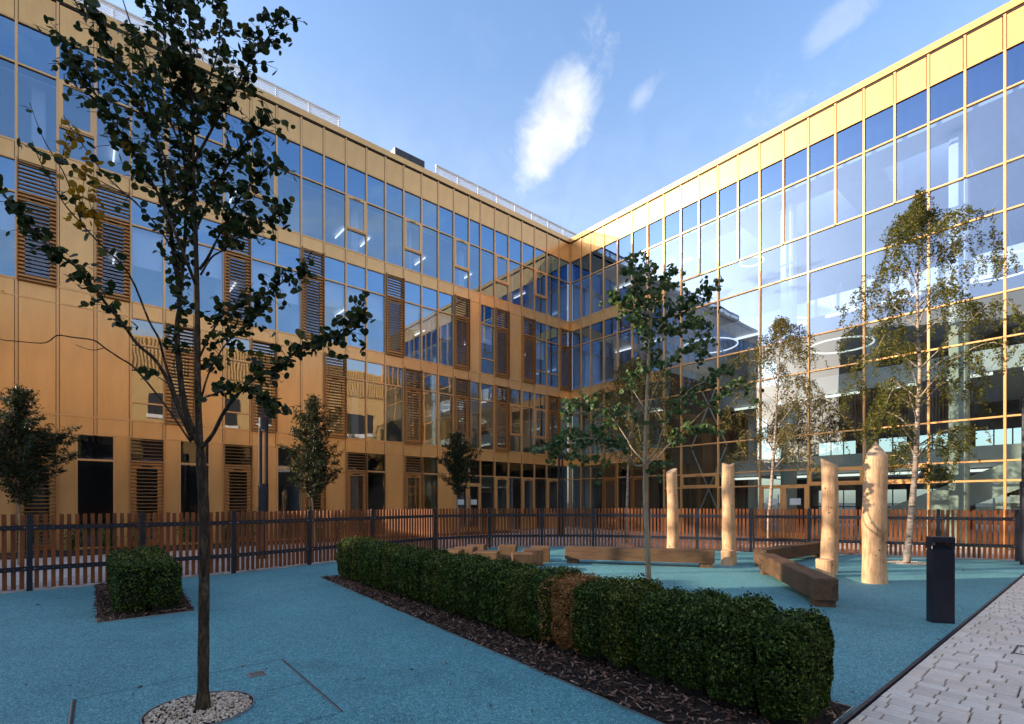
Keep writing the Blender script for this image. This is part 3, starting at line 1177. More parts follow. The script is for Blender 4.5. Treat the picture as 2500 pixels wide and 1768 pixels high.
# ---- atrium wing
XBm = [1474, 1507.7, 1543.3, 1581.3, 1620.9, 1662.7, 1706.6, 1753.2, 1802.2, 1855, 1912.7, 1973.6, 2039.8, 2109.2, 2184.7, 2266.8, 2356.2, 2453.4]
TB = [0.0, tB(1418.5), tB(1442)] + [tB(x) for x in XBm]
while len(TB) < 27:
    TB.append(TB[-1] + 0.885)
BEND = TB[-1]
OFF_END = 7      # bays 0..6 are the office part next to the corner (up to x 1620.9)
ATR = list(range(7, 26))


def tranB(s0, s1, z, h=0.05, mw=MW):
    bxB('transom', s0 + mw, s1 - mw, -0.09, 0.014, z - h / 2, z + h / 2, 'gold_frame')


for i, s in enumerate(TB):
    if i == 0:
        bxB('mullion', 0.027, 0.075, -0.09, 0.024, H0, HR - 0.02, 'gold_frame')
    elif i <= OFF_END or (i - 8) % 2 == 0:
        bxB('mullion', s - MW, s + MW, -0.09, 0.03, H0, HR - 0.02, 'gold_frame')
    else:
        bxB('mullion', s - MW, s + MW, -0.09, 0.03, H4B, HR - 0.02, 'gold_frame')
for i in range(len(TB) - 1):
    s0, s1 = TB[i], TB[i + 1]
    a, b = s0 + MW, s1 - MW
    if i == 0:
        a = 0.075
    panel('B', a + g, b - g - 0.012, HW + g, HR - 0.05)
    tranB(s0, s1, HW - 0.015, 0.03)
    tranB(s0, s1, HT)
    tranB(s0, s1, H4B)
    pane('B', a, b, HT, HW, 'glass_top')
    pane('B', a, b, H4B, HT, 'glass_atrium')
    if i < OFF_END:
        for z0, z1 in ((H4B - 0.03, H3T), (H3B, H2T), (H2B, H1T)):
            panel('B', a + g, b - g, z0 + g, z1 - g)
            tranB(s0, s1, z0 - 0.02 if z0 < H4B - 0.1 else z1 + 0.5, 0.03) if z0 < H4B - 0.1 else None
            tranB(s0, s1, z1 + 0.015 if False else z1 - 0.0, 0.03)
        for z0, zm, z1, gm in ((H3B, H3M, H3T, 'glass_atrium'), (H2B, H2M, H2T, 'glass_clear'), (H0, H1M, H1T, 'glass_ground')):
            tranB(s0, s1, zm)
            pane('B', a, b, zm, z1, gm)
            if z0 == H0 and i in (3, 5):
                vent('B', a, b, z0 + 0.02, zm - 0.03, gm, 0.12)
                louvre('B', s0, s1, H0 + 0.03, H1T - 0.01, H1M)
            else:
                pane('B', a, b, z0, zm, gm)
AROWS = [H4B, 8.60, 6.20, 4.87, 2.53, 1.23, 0.64]
bounds = [7] + [i for i in range(8, 26, 2)]
for k in range(len(bounds)):
    i0 = bounds[k]
    i1 = bounds[k + 1] if k + 1 < len(bounds) else 26
    s0, s1 = TB[i0], TB[i1]
    a, b = s0 + MW, s1 - MW
    for r in range(len(AROWS) - 1):
        z1, z0 = AROWS[r], AROWS[r + 1]
        if r:
            tranB(s0, s1, z1)
        gm = 'glass_atrium' if r < 2 else 'glass_clear'
        if r == 5 and k in (1, 4, 5):
            vent('B', a, b, z0 + 0.03, z1 - 0.025, gm)
        else:
            pane('B', a, b, z0, z1, gm)
    tranB(s0, s1, AROWS[-1], 0.06)
    if k == 3:      # glazed double doors of the atrium
        mid = (s0 + s1) / 2
        for d0, d1, hs in ((a, mid - .005, mid - .16), (mid + .005, b, mid + .16)):
            m_ = MB()
            fr = 0.10
            for (p0, p1, q0, q1) in ((d0, d1, H0, H0 + .2), (d0, d1, 0.53, 0.61), (d0, d0 + fr, H0 + .2, 0.53), (d1 - fr, d1, H0 + .2, 0.53)):
                m_.box(-0.05, 0.03, p0, p1, q0 + Zc, q1 + Zc)
            dr = m_.build('door', 'gold_frame', wb)
            pane('B', d0 + fr, d1 - fr, H0 + .2, 0.53, 'glass_clear', -0.01, dr, 'pane')
            bxB('handle', hs - .015, hs + .015, 0.05, 0.09, -0.9, 0.3, 'steel_trim', dr)
            c = (d0 + d1) / 2
            bxB('door_sign', c - .2, c + .2, 0.0, 0.012, -0.10, 0.14, 'sign_white', dr)
    else:
        pane('B', a, b, H0, AROWS[-1], 'glass_clear')
bxB('coping', 0.062, BEND, -0.35, 0.06, HR + 0.02, HCOP, 'gold_panel')
bxB('shadow_gap', 0.02, BEND, -0.2, 0.015, HR - 0.03, HR + 0.02, 'gasket')
bxB('wall', 0.02, BEND, -0.30, -0.06, HW - 0.05, HR - 0.03, 'gasket')
for z0, z1 in ((H4B - 0.1, H3T + 0.03), (H3B - 0.04, H2T + 0.03), (H2B - 0.04, H1T + 0.03)):
    bxB('wall', 0.02, TB[7], -0.30, -0.06, z0, z1, 'gasket')
    bxB('floor_slab', 0.02, TB[7], -9, -0.31, z0, z0 + 0.3, 'white_plaster')
for z in (H3M, H2M, H1M):
    bxB('ceiling', 0.05, TB[7], -9, -0.45, z + 0.02, z + 0.06, 'white_plaster')
bxB('room_wall', 0.0, TB[7], -5.2, -5.0, H0, HT, 'room_wall')
bxB('partition', TB[7] - 0.1, TB[7] + 0.1, -9.0, -0.35, H0, 6.1, 'timber_lining')
bxB('partition', TB[7] - 0.1, TB[7] + 0.1, -9.0, -0.35, 6.1, 9.7, 'white_plaster')
bxB('floor_slab', 0.0, BEND, -14, -0.10, -1.5, H0 - 0.005, 'room_floor')
bxB('inner_end_wall', -0.12, 0.0, -13.6, -0.32, -1.38, HR - 0.15, 'room_wall')
bxB('end_wall', BEND, BEND + 0.3, -14, 0.0, -1.4, HCOP, 'gold_panel')
for s in (1.3, 3.2, 4.8):
    for z in (H3M, H2M, HT):
        bxB('ceiling_light', s, s + 1.2, -2.4, -2.33, z - 0.12, z - 0.06, 'lamp_light')
# ceiling with square rooflights
sky_t = [(6.7, 8.9), (10.4, 12.6), (14.1, 16.3), (17.8, 20.0)]
prev = 0.05
for t0, t1 in sky_t + [(BEND - 0.01, BEND)]:
    bxB('ceiling', prev, t0, -14, -0.35, HT + 0.02, HT + 0.2, 'white_plaster')
    bxB('roof', prev, t0, -14, -0.36, HR - 0.1, HR, 'roof_felt')
    if t1 < BEND:
        bxB('ceiling', t0, t1, -1.6, -0.35, HT + 0.02, HT + 0.2, 'white_plaster')
        bxB('ceiling', t0, t1, -14, -4.4, HT + 0.02, HT + 0.2, 'white_plaster')
        bxB('roof', t0, t1, -1.6, -0.36, HR - 0.1, HR, 'roof_felt')
        bxB('roof', t0, t1, -14, -4.4, HR - 0.1, HR, 'roof_felt')
        sk = empty('rooflight', (0, 0, 0))
        sk.parent = wb
        bxB('shaft_side', t0 - 0.06, t0, -4.4, -1.6, HT + 0.2, HR + 0.2, 'white_plaster', sk)
        bxB('shaft_side', t1, t1 + 0.06, -4.4, -1.6, HT + 0.2, HR + 0.2, 'white_plaster', sk)
        bxB('shaft_side', t0, t1, -4.46, -4.4, HT + 0.2, HR + 0.2, 'white_plaster', sk)
        bxB('shaft_side', t0, t1, -1.6, -1.54, HT + 0.2, HR + 0.2, 'white_plaster', sk)
    prev = t1
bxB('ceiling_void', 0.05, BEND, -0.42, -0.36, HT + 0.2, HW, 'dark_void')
# galleries across the atrium
for z, m1 in ((8.9, 'white_plaster'), (5.3, 'white_plaster'), (1.75, 'white_plaster')):
    bxB('gallery_slab', TB[7] + 0.12, BEND, -14, -5.0, z - 0.35, z, 'white_plaster')
    bxB('gallery_front', TB[7] + 0.12, BEND, -5.0, -4.85, z - 0.45, z + 0.35, m1)
    for j in range(8):
        t = TB[7] + 1.0 + j * 2.1
        bxB('strip_light', t, t + 1.3, -4.84, -4.74, z - 0.62, z - 0.52, 'lamp_light')
for t0, t1, z0, z1 in ((8.5, 16.0, 2.9, 4.85), (17.0, 22.5, 0.2, 1.3)):
    m_ = MB()
    t = t0
    while t < t1:
        m_.box(-5.08, -5.01, t, t + 0.05, z0 + Zc, z1 + Zc)
        t += 0.11
    ln = m_.build('timber_lining', 'timber_lining', wb)
    ln['kind'] = 'stuff'
    bxB('lining_board', t0, t1, -5.2, -5.1, z0, z1, 'timber_lining')
for t0, t1 in ((TB[7] + .12, 7.8), (9.8, 10.2), (12.2, 12.6), (14.6, 15.0), (17.0, BEND)):
    bxB('rear_wall', t0, t1, -13.9, -13.7, H0, HT, 'atrium_wall')
for t0, t1 in ((7.8, 9.8), (10.2, 12.2), (12.6, 14.6), (15.0, 17.0)):
    bxB('rear_wall', t0, t1, -13.9, -13.7, 3.6, HT, 'atrium_wall')
    bxB('rear_wall', t0, t1, -13.9, -13.7, 0.7, 1.9, 'atrium_wall')
    for z in (2.6, -0.3):
        bxB('glazing_bar', t0, t1, -13.85, -13.78, z, z + 0.06, 'steel_dark')
    for t in (t0 + 0.66, t0 + 1.33):
        bxB('glazing_bar', t, t + 0.05, -13.84, -13.79, H0, 3.6, 'steel_dark')
tc0 = tB(2342, -1.3)
for k in range(-3, 2):
    bxB('column', tc0 + k * 5.3 - 0.24, tc0 + k * 5.3 + 0.24, -1.55, -1.05, H0, HT, 'white_plaster', bev=0.06)
    bxB('column', tc0 + 1.6 + k * 5.3 - 0.2, tc0 + 1.6 + k * 5.3 + 0.2, -6.4, -6.0, H0, HT, 'white_plaster', bev=0.06)
# steel cross bracing
for z0, z1 in ((-1.3, 2.4), (2.5, 6.1), (6.2, 9.8)):
    m_ = MB()
    t0, t1 = TB[8] + 0.1, TB[10]
    m_.tube([(-0.7, t0, z0 + Zc), (-0.7, t1, z1 + Zc)], [0.04, 0.04], 6)
    m_.tube([(-0.76, t0, z1 + Zc), (-0.76, t1, z0 + Zc)], [0.03, 0.03], 6)
    m_.build('cross_brace', 'white_plaster', wb)
# stair flight behind the glass at the right
m_ = MB()
for k in range(18):
    t = 14.2 + k * 0.40
    z = -1.3 + k * 0.19
    m_.box(-3.6, -2.0, t, t + 0.42, z - 0.25 + Zc, z + Zc)
m_.build('stair', 'white_plaster', wb)
m_ = MB()
n0 = len(m_.v)
m_.v += [(-1.98, 14.0, -1.3 + Zc), (-1.98, 21.6, 2.3 + Zc), (-1.98, 21.6, 3.3 + Zc), (-1.98, 14.0, -0.3 + Zc),
         (-1.9, 14.0, -1.3 + Zc), (-1.9, 21.6, 2.3 + Zc), (-1.9, 21.6, 3.3 + Zc), (-1.9, 14.0, -0.3 + Zc)]
m_.f += [(0, 3, 2, 1), (4, 5, 6, 7), (0, 1, 5, 4), (1, 2, 6, 5), (2, 3, 7, 6), (3, 0, 4, 7)]
m_.build('stair_balustrade', 'white_plaster', wb)


def ring_light(px, py, a, r, label):
    t = tB(px, a)
    w = loc2w(a, t)
    z = EYE + (HY - py) / F * w.y
    o = empty('ring_light', (w.x, w.y, z), 0, label, 'lamp', 'ring lamps hanging in the atrium')
    m_ = MB()
    seg = 40
    for k in range(seg):
        an = 2 * math.pi * k / seg
        for rr, zz in ((r - .025, 0), (r + .025, 0), (r + .025, .05), (r - .025, .05)):
            m_.v.append((rr * math.cos(an), rr * math.sin(an), zz))
    for k in range(seg):
        j = (k + 1) % seg
        for q_ in range(4):
            m_.f.append((k * 4 + q_, j * 4 + q_, j * 4 + (q_ + 1) % 4, k * 4 + (q_ + 1) % 4))
    m_.build('ring', 'ring_glow', o)
    m3 = MB()
    for k in range(3):
        an = 2 * math.pi * k / 3
        m3.tube([(r * math.cos(an), r * math.sin(an), .05), (0, 0, min(2.5, max(0.6, 13.5 - z)))], [.006, .006], 4)
    m3.build('suspension_wire', 'steel_trim', o)


ring_light(1733, 846, -2.6, 1.25, 'ring lamp in the atrium behind the bright pole nearest the corner')
ring_light(1926, 792, -3.4, 0.8, 'small ring lamp in the atrium above the slim birch')
ring_light(2052, 845, -2.4, 1.1, 'ring lamp in the atrium between the two birches, cut by the gold mullion')
ring_light(2442, 655, -3.0, 1.2, 'ring lamp high in the atrium right of the tall birch')
ring_light(1835, 640, -3.0, 0.5, 'highest ring lamp in the atrium near the white column')

# ------------------------------------------------------------------ blocks out of view: one mirrored in the glass, two added for shade
tb = empty('shade_block', (-16.2, 4.95, 0), 0, 'plain grey block added left of the court to shade it, outside the picture', 'building')
part('wall', tb, 'cladding_grey', -3.5, 0, -46, 0, 0, 16.5)  # added shade caster, unseen; its end shapes the sunlit band
for k in range(9):
    for z in (1.2, 4.9, 8.6, 12.3):
        part('window', tb, 'cowl_dark', -0.02, 0.02, -4 - k * 4.6, -1.6 - k * 4.6, z, z + 1.9)
lb = empty('low_shade_block', (-16.2, 6.36, 0), 0, 'low gold block added left of the court to cut low sun, outside the picture', 'building')
part('wall', lb, 'cladding_gold', -7, 0, 0.01, 7.3, 0, 4.6)  # added, unseen; low enough for sun to pass over onto the beams
part('sun_blocker', lb, 'cladding_gold', -6.9, -0.05, -1.38, 0.0, 0, 6.1)  # added taller piece that blocks sun from the nearer ground
part('roof', lb, 'roof_felt', -7.1, 0.1, 0.01, 7.4, 4.6, 4.75)
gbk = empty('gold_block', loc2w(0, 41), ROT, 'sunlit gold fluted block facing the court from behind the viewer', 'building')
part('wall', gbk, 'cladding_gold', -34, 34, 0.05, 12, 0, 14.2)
part('dark_shade_box', gbk, 'cowl_dark', -34, 34, -1.6, 0.04, 0, 5.0)  # dark colour stands for shade on the lower part, added to darken reflections
part('parapet', gbk, 'cladding_gold', -34, 34, 0.0, 0.4, 14.2, 17.6)
m_ = MB()
for k in range(226):
    m_.box(-33.9 + k * 0.3, -33.9 + k * 0.3 + 0.14, -0.14, -0.01, 14.3, 17.5)
m_.build('flute', 'cladding_gold', gbk)['kind'] = 'stuff'
for k in range(13):
    for z in (5.6, 9.8):
        w = part('window', gbk, 'cowl_dark', -32 + k * 5, -29 + k * 5, -0.02, 0.04, z, z + 2.4)
        part('sill', gbk, 'screen_white', -32.1 + k * 5, -28.9 + k * 5, -0.08, 0.045, z - 0.45, z - 0.05)


# ------------------------------------------------------------------ fence
fe = empty('picket_fence', FENCE[3], 0, 'brown timber picket fence with dark steel posts and rails curving round the blue play surface', 'fence')
fo = FENCE[3]
for p_ in FENCE[1:-1]:
    i = FENCE.index(p_)
    d = (FENCE[i + 1] - FENCE[i - 1]).normalized()
    o = part('post', fe, 'steel_dark', -0.035, 0.035, -0.03, 0.03, 0, 1.225)
    o.location = (p_ - fo) + Vector((0, 0, 0.6125))
    o.rotation_euler = (0, 0, math.atan2(d.y, d.x))
boltm = MB()
npick = 0
for a, b in zip(FENCE[:-1], FENCE[1:]):
    d = b - a
    L = d.length
    d.normalize()
    nrm = Vector((d.y, -d.x, 0))       # towards the play surface
    ang = math.atan2(d.y, d.x)
    for z in (0.36, 1.0):
        o = part('rail', fe, 'steel_dark', -L / 2 + 0.037, L / 2 - 0.037, -0.006, 0.006, -0.037, 0.037)
        o.location = (a + b) / 2 - fo + nrm * 0.022 + Vector((0, 0, z))
        o.rotation_euler = (0, 0, ang)
        for e in (0.06, L - 0.06):
            q_ = a + d * e + nrm * 0.029 - fo
            boltm.tube([q_ + Vector((0, 0, z)), q_ + nrm * 0.012 + Vector((0, 0, z))], [0.011, 0.011], 6)
    k = max(1, int(round((L - 0.07) / 0.099)))
    for j in range(k):
        t = 0.035 + (j + 0.5) * (L - 0.07) / k
        c = a + d * t - nrm * 0.004
        pz = rnd.uniform(-0.006, 0.006)
        o = part('picket', fe, 'picket_wood', -0.0265, 0.0265, -0.018, 0.018, 0, 1.16)
        o.location = c - fo + Vector((0, 0, 0.63 + pz))
        o.rotation_euler = (rnd.uniform(-.006, .006), rnd.uniform(-.008, .008), ang + rnd.uniform(-.05, .05))
        npick += 1
        for z in (0.36, 1.0):
            q_ = a + d * t + nrm * 0.028 - fo + Vector((0, 0, z))
            boltm.tube([q_, q_ + nrm * 0.004], [0.005, 0.005], 5)
boltm.build('bolt', 'bolt_steel', fe)['kind'] = 'stuff'


# ------------------------------------------------------------------ posts, beams, blocks
def log_post(px, py, w, top_py, label, kind, rot, seed, lean=0.0):
    b = G(px, py)
    r0 = w / 2
    h = EYE + (HY - top_py) / F * b.y
    rr = random.Random(seed)
    o = empty('log_post', (b.x, b.y, 0), rot, label, 'timber post', 'peeled log posts on the play surface')
    seg = 18
    nz = 26
    v, f = [], []
    for i in range(nz + 1):
        t = i / nz
        hz = h * t if kind != 'point' else (h - 0.26) * t
        rad = r0 * (1.06 - 0.16 * t) * (1 + 0.025 * math.sin(5 * t + seed) + 0.018 * math.sin(13 * t + seed * 2))
        cx_ = 0.018 * math.sin(3 * t + seed) + lean * t
        cy_ = 0.012 * math.sin(4 * t + seed * 3)
        for k in range(seg):
            a = 2 * math.pi * k / seg
            q_ = 1 + 0.035 * math.sin(3 * a + seed + 2 * t) + 0.02 * math.sin(7 * a + 5 * t)
            z = hz
            if kind == 'slant' and i == nz:
                z = hz + math.cos(a) * r0 * 0.5 - r0 * 0.3
            if kind == 'slant' and i == nz - 1:
                z = min(hz, h + math.cos(a) * r0 * 0.5 - r0 * 0.3 - 0.01)
            if kind == 'notch' and i == nz:
                z = hz - (1 - abs(math.cos(a))) * r0 * 0.42
            v.append((cx_ + rad * q_ * math.cos(a), cy_ + rad * q_ * math.sin(a), z))
    for i in range(nz):
        for k in range(seg):
            j = (k + 1) % seg
            f.append((i * seg + k, i * seg + j, (i + 1) * seg + j, (i + 1) * seg + k))
    trunk_faces = len(f)
    if kind == 'point':
        top = len(v)
        base = nz * seg
        ap = len(v)
        v.append((cx_ - r0 * 0.15, cy_, h))
        for k in range(seg):
            f.append((base + k, base + (k + 1) % seg, ap))
    else:
        ap = len(v)
        zc = sum(v[nz * seg + k][2] for k in range(seg)) / seg
        if kind == 'notch':
            zc = h - r0 * 0.42
        v.append((cx_, cy_, zc))
        for k in range(seg):
            f.append((nz * seg + k, nz * seg + (k + 1) % seg, ap))
    midx = [0 if i < trunk_faces else 1 for i in range(len(f))]
    s = mesh_ob('shaft', v, f, 'peeled_log', o, mats=['peeled_log', 'end_grain'], midx=midx)
    for i, p_ in enumerate(s.data.polygons):
        p_.use_smooth = i < trunk_faces
    # knots
    for k in range(5):
        a = -math.pi / 2 - rot + rr.uniform(-1.0, 1.0)
        z = rr.uniform(0.3, h - 0.3)
        m_ = MB()
        c = Vector((r0 * 0.93 * math.cos(a), r0 * 0.93 * math.sin(a), z))
        m_.tube([c, c + Vector((math.cos(a), math.sin(a), 0)) * 0.014], [0.013, 0.008], 6)
        m_.build('knot', 'bark_dark', o)
    return o


def short_log(px, py, w, h, label):
    b = G(px, py)
    o = empty('log_stump', (b.x, b.y, 0), 0, label, 'log stump', 'short logs at the feet of the posts')
    m_ = MB()
    r = w / 2
    m_.tube([(0, 0, 0), (0.005, 0, h * .5), (0, 0, h - .012), (0, 0, h)], [r * 1.03, r, r * .99, r * .93], 18)
    m_.build('log', 'peeled_log', o)
    m_ = MB()
    m_.tube([(r * .3, -r * 0.97, h * .72), (r * .3, -r * 1.0 - .004, h * .72)], [.011, .011], 8)
    m_.build('bolt_hole', 'gasket', o)


log_post(1641, 1369, 0.27, 1146, 'pale peeled log post with slanted top behind the long beam', 'slant', 0.5, 1)
log_post(1779, 1378, 0.285, 1131, 'pale peeled log post with notched top at the right end of the long beam', 'notch', 0.0, 2)
log_post(2023, 1399, 0.30, 1122, 'peeled log post with a blunt slanted tip beside the angled beams', 'slant', 2.4, 3)
log_post(2135, 1424, 0.36, 1077, 'tallest and thickest peeled log post, pointed like a pencil', 'point', 0.3, 4, 0.03)
short_log(1776, 1381, 0.275, 0.335, 'short log collar at the foot of the notched post')
short_log(2014, 1408, 0.31, 0.33, 'short log standing in front of the blunt tipped post')


def beam(p0, p1, label, w=0.29, h=0.28, foot=0.095):
    d = p1 - p0
    L = d.length
    o = empty('timber_beam', ((p0.x + p1.x) / 2, (p0.y + p1.y) / 2, 0.01), math.atan2(d.y, d.x), label, 'beam', 'balance beams on the play surface')
    part('beam', o, 'oak_beam', -L / 2, L / 2, -w / 2, w / 2, foot, foot + h, 0.012)
    for s in (-1, 1):
        part('foot', o, 'oak_block', s * (L / 2 - 0.29), s * (L / 2 - 0.04), -w / 2 + 0.03, w / 2 - 0.02, 0, foot)
    m_ = MB()
    for i in range(7):
        x = rnd.uniform(-L / 2 + .1, L / 2 - .5)
        y = rnd.uniform(-w / 2 + .05, w / 2 - .05)
        m_.box(x, x + rnd.uniform(.2, .6), y, y + 0.004, foot + h, foot + h + 0.0015)
    m_.build('drying_crack', 'gasket', o)


def mid3(a, b):
    return (a + b) / 2


beam(Vector((1.24, 11.75, 0)), Vector((4.30, 10.86, 0)), 'longest timber beam lying on two feet between the blocks and the notched post')
beam(Vector((5.32, 10.95, 0)), Vector((8.0, 13.2, 0)), 'timber beam running away behind the blunt tipped post')
beam(Vector((4.98, 10.0, 0)), Vector((4.14, 6.72, 0)), 'dark timber beam pointing towards the viewer, nearest of the three', h=0.29)

BLK = [(1100, 1345, 10.9, .46, 'timber block farthest left, behind the near hedge end'), (1135, 1338, 11.6, .46, 'timber block second from the left in the back part of the group'),
       (1164, 1331, 12.3, .42, 'timber block at the back against the fence with a sunlit top'), (1187, 1347, 10.5, .50, 'wide low timber block in the front row of the group'),
       (1240, 1333, 12.1, .42, 'tall looking timber block in the middle by a fence post'), (1276, 1352, 10.2, .44, 'frontmost timber block beside the hedge'),
       (1302, 1342, 11.1, .44, 'timber block overlapping the frontmost one from behind'), (1321, 1336, 11.75, .43, 'timber block farthest right, next to the long beam')]
for px, py, Y, w, lab in BLK:
    o = empty('timber_block', ((px - CX) / F * Y, Y + w / 2, 0.01), rnd.uniform(-.25, .05), lab, 'block', 'square stepping blocks near the hedge')
    part('block', o, 'oak_block', -w / 2, w / 2, -w / 2, w / 2, 0, 0.355, 0.014)
    m_ = MB()
    for i in range(3):
        x = rnd.uniform(-w / 2 + .06, 0)
        m_.box(x, x + rnd.uniform(.1, .2), rnd.uniform(-.1, .1), rnd.uniform(.1, .103), 0.355, 0.3565) if False else m_.box(x, x + rnd.uniform(.1, .2), i * .09 - .1, i * .09 - .096, 0.355, 0.3565)
    m_.build('drying_crack', 'gasket', o)

# bollard lamp
bp = G(2296, 1521)
bo = empty('bollard_light', (bp.x, bp.y, 0.01), R(-14), 'dark navy square bollard lamp with hooded head standing beside the paved path', 'bollard')
w, d = 0.228, 0.13
part('shaft', bo, 'steel_dark', -w / 2, w / 2, -d / 2, d / 2, 0.0, 0.845, 0.008)
part('cap', bo, 'steel_dark', -w / 2 - .002, w / 2 + .002, -d / 2 - .002, d / 2 + .002, 0.925, 0.99, 0.006)
part('core', bo, 'gasket', -w / 2 + .07, w / 2 - .07, -d / 2 + .05, d / 2 - .05, 0.845, 0.925)
part('side_web', bo, 'steel_dark', w / 2 - .03, w / 2, -d / 2, d / 2, 0.846, 0.925)
part('side_web', bo, 'steel_dark', -w / 2, -w / 2 + .008, -d / 2 + .03, d / 2, 0.846, 0.925)
mesh_ob('reflector', [(-w / 2 + .008, -d / 2, .8455), (w / 2 - .03, -d / 2, .8455), (w / 2 - .05, -d / 2 + .06, .885), (-w / 2 + .03, -d / 2 + .06, .885)], [(0, 1, 2, 3)], 'steel_dark', bo)


# lamp posts
def lamp_post(x, y, h, label, r=0.115):
    o = empty('lamp_post', (x, y, 0), 0.1, label, 'lamp post', 'dark twin tube lamp posts')
    m_ = MB()
    m_.tube([(0, 0, 0), (0, 0, 1.85)], [r, r], 20)
    m_.build('lower_column', 'steel_dark', o)
    for s in (-1, 1):
        m2 = MB()
        m2.tube([(s * r * .62, 0, 1.85), (s * r * .62, 0, h - .28)], [r * .36, r * .36], 12)
        m2.build('upright', 'steel_dark', o)
    m_ = MB()
    m_.tube([(0, 0, h - .28), (0, 0, h - .02), (0, 0, h)], [r, r, r * .95], 20)
    m_.build('lamp_head', 'steel_dark', o)
    m_ = MB()
    m_.tube([(0, 0, h - .31), (0, 0, h - .281)], [r * .5, r * .5], 12)
    m_.build('lens', 'screen_white', o)


q = P3(643, 1226, 12.6)
lamp_post(q.x, q.y, EYE + (HY - 1021) / F * 12.6, 'dark twin tube lamp post in front of the louvres, left of the conical evergreen')
q = P3(1369, 1226, 22.0)
lamp_post(q.x, q.y, EYE + (HY - 1106) / F * 22.0, 'distant dark lamp post close to the inner corner of the two wings')
q = P3(2507, 1226, 11.3)
lamp_post(q.x, q.y, 3.75, 'dark lamp post at the very right edge, behind the fence end')

# ------------------------------------------------------------------ small things on the play surface
TP = Vector((-2.08, 3.405, 0))


def tree_pit(c, r, npeb, nown, label, seed):
    o = empty('tree_pit', (c.x, c.y, 0.012), 0, label, 'tree pit', 'round pebble tree pits')
    m_ = MB()
    seg = 48
    for k in range(seg):
        a = 2 * math.pi * k / seg
        for rr, zz in ((r, -.03), (r + .006, -.03), (r + .006, .012), (r, .012)):
            m_.v.append((rr * math.cos(a), rr * math.sin(a), zz))
    for k in range(seg):
        j = (k + 1) % seg
        for q_ in range(4):
            m_.f.append((k * 4 + q_, j * 4 + q_, j * 4 + (q_ + 1) % 4, k * 4 + (q_ + 1) % 4))
    m_.build('steel_ring', 'steel_trim', o)
    mesh_ob('pit_floor', [(r * math.cos(2 * math.pi * k / 32), r * math.sin(2 * math.pi * k / 32), 0.001) for k in range(32)], [tuple(range(32))], 'soil', o)
    pv = []
    for th, n_ in ((0.0, 1), (0.62, 6), (1.1, 8), (1.57, 8)):
        pass
    rings = [(0.0, 1.0, 1), (0.75, 0.62, 6), (1.0, 0.0, 7), (0.75, -0.5, 6)]
    v = [(0, 0, 0.75)]
    for rr, zz in ((0.72, 0.5), (1.0, 0.05), (0.7, -0.4)):
        for k in range(6):
            a = 2 * math.pi * (k + (0.5 if zz == 0.05 else 0)) / 6
            v.append((rr * math.cos(a), rr * 0.78 * math.sin(a), zz * 0.7))
    f = [(0, 1 + k, 1 + (k + 1) % 6) for k in range(6)]
    for b in (1, 7):
        for k in range(6):
            k2 = (k + 1) % 6
            if b == 1:
                f += [(1 + k, 7 + k, 1 + k2), (1 + k2, 7 + k, 7 + k2)]
            else:
                f += [(7 + k, 13 + k2, 7 + k2), (7 + k, 13 + k, 13 + k2)]
    v = np.array(v)
    rng = np.random.default_rng(seed)
    rad = np.sqrt(rng.random(npeb)) * (r - 0.014)
    ang = rng.random(npeb) * 2 * np.pi
    pos = np.stack([rad * np.cos(ang), rad * np.sin(ang), 0.004 + 0.014 * rng.random(npeb) * (1 - (rad / r) ** 4)], 1)
    size = 0.0085 + 0.0065 * rng.random(npeb)
    order = np.argsort(pos[:, 1])
    own, rest = order[:nown], order[nown:]
    if nown:
        base = bpy.data.meshes.new('pebble')
        base.from_pydata([tuple(p_) for p_ in v], [], f)
        base.materials.append(MATS['pebble_single'])
        base.polygons.foreach_set('use_smooth', [True] * len(base.polygons))
        base.update()
        for i in own:
            p_ = bpy.data.objects.new('pebble', base)
            COL.objects.link(p_)
            p_.parent = o
            p_.location = pos[i]
            p_.scale = (size[i], size[i] * rng.uniform(.8, 1.1), size[i])
            p_.rotation_euler = (rng.uniform(-.4, .4), rng.uniform(-.4, .4), rng.uniform(0, 6.28))
    nrm = np.repeat(np.array([[0, 0, 1.0]]), len(rest), 0)
    ob = scatter_mesh('pebble', v, f, pos[rest], rand_rots(len(rest), 0.3, nrm), size[rest], 'pebble_stone', o)
    ob.data.polygons.foreach_set('use_smooth', [True] * len(ob.data.polygons))
    ob['kind'] = 'stuff'


tree_pit(TP, 0.318, 1150, 290, 'round steel edged tree pit of white pebbles at the foot of the big near tree', 3)
tree_pit(G(2215, 1376), 0.38, 500, 0, 'far white pebble tree pit under the tall birch', 5)

# drain grate and the buried tree frame
gp = G(627, 1650)
dg = empty('drain_grate', (gp.x, gp.y, 0.012), R(40), 'small square steel drain grate set in the blue surface', 'drain')
m_ = MB()
s = 0.062
for x0, x1, y0, y1 in ((-s, s, -s, -s + .01), (-s, s, s - .01, s), (-s, -s + .01, -s + .01, s - .01), (s - .01, s, -s + .01, s - .01)):
    m_.box(x0, x1, y0, y1, 0, 0.004)
m_.build('frame', 'steel_trim', dg)
for k in range(7):
    part('bar', dg, 'steel_trim', -s + .010 + k * .0145, -s + .017 + k * .0145, -s + .01, s - .01, 0, 0.003)
part('sump', dg, 'gasket', -s + .011, s - .011, -s + .011, s - .011, -0.004, 0.0008)

PQ0, PQ1, PR = G(686, 1613), G(833, 1743), G(176, 1714)
fr = empty('cover_frame', (TP.x, TP.y, 0.012), 0, 'thin steel edge trims of the square access frame round the near tree pit', 'cover frame')


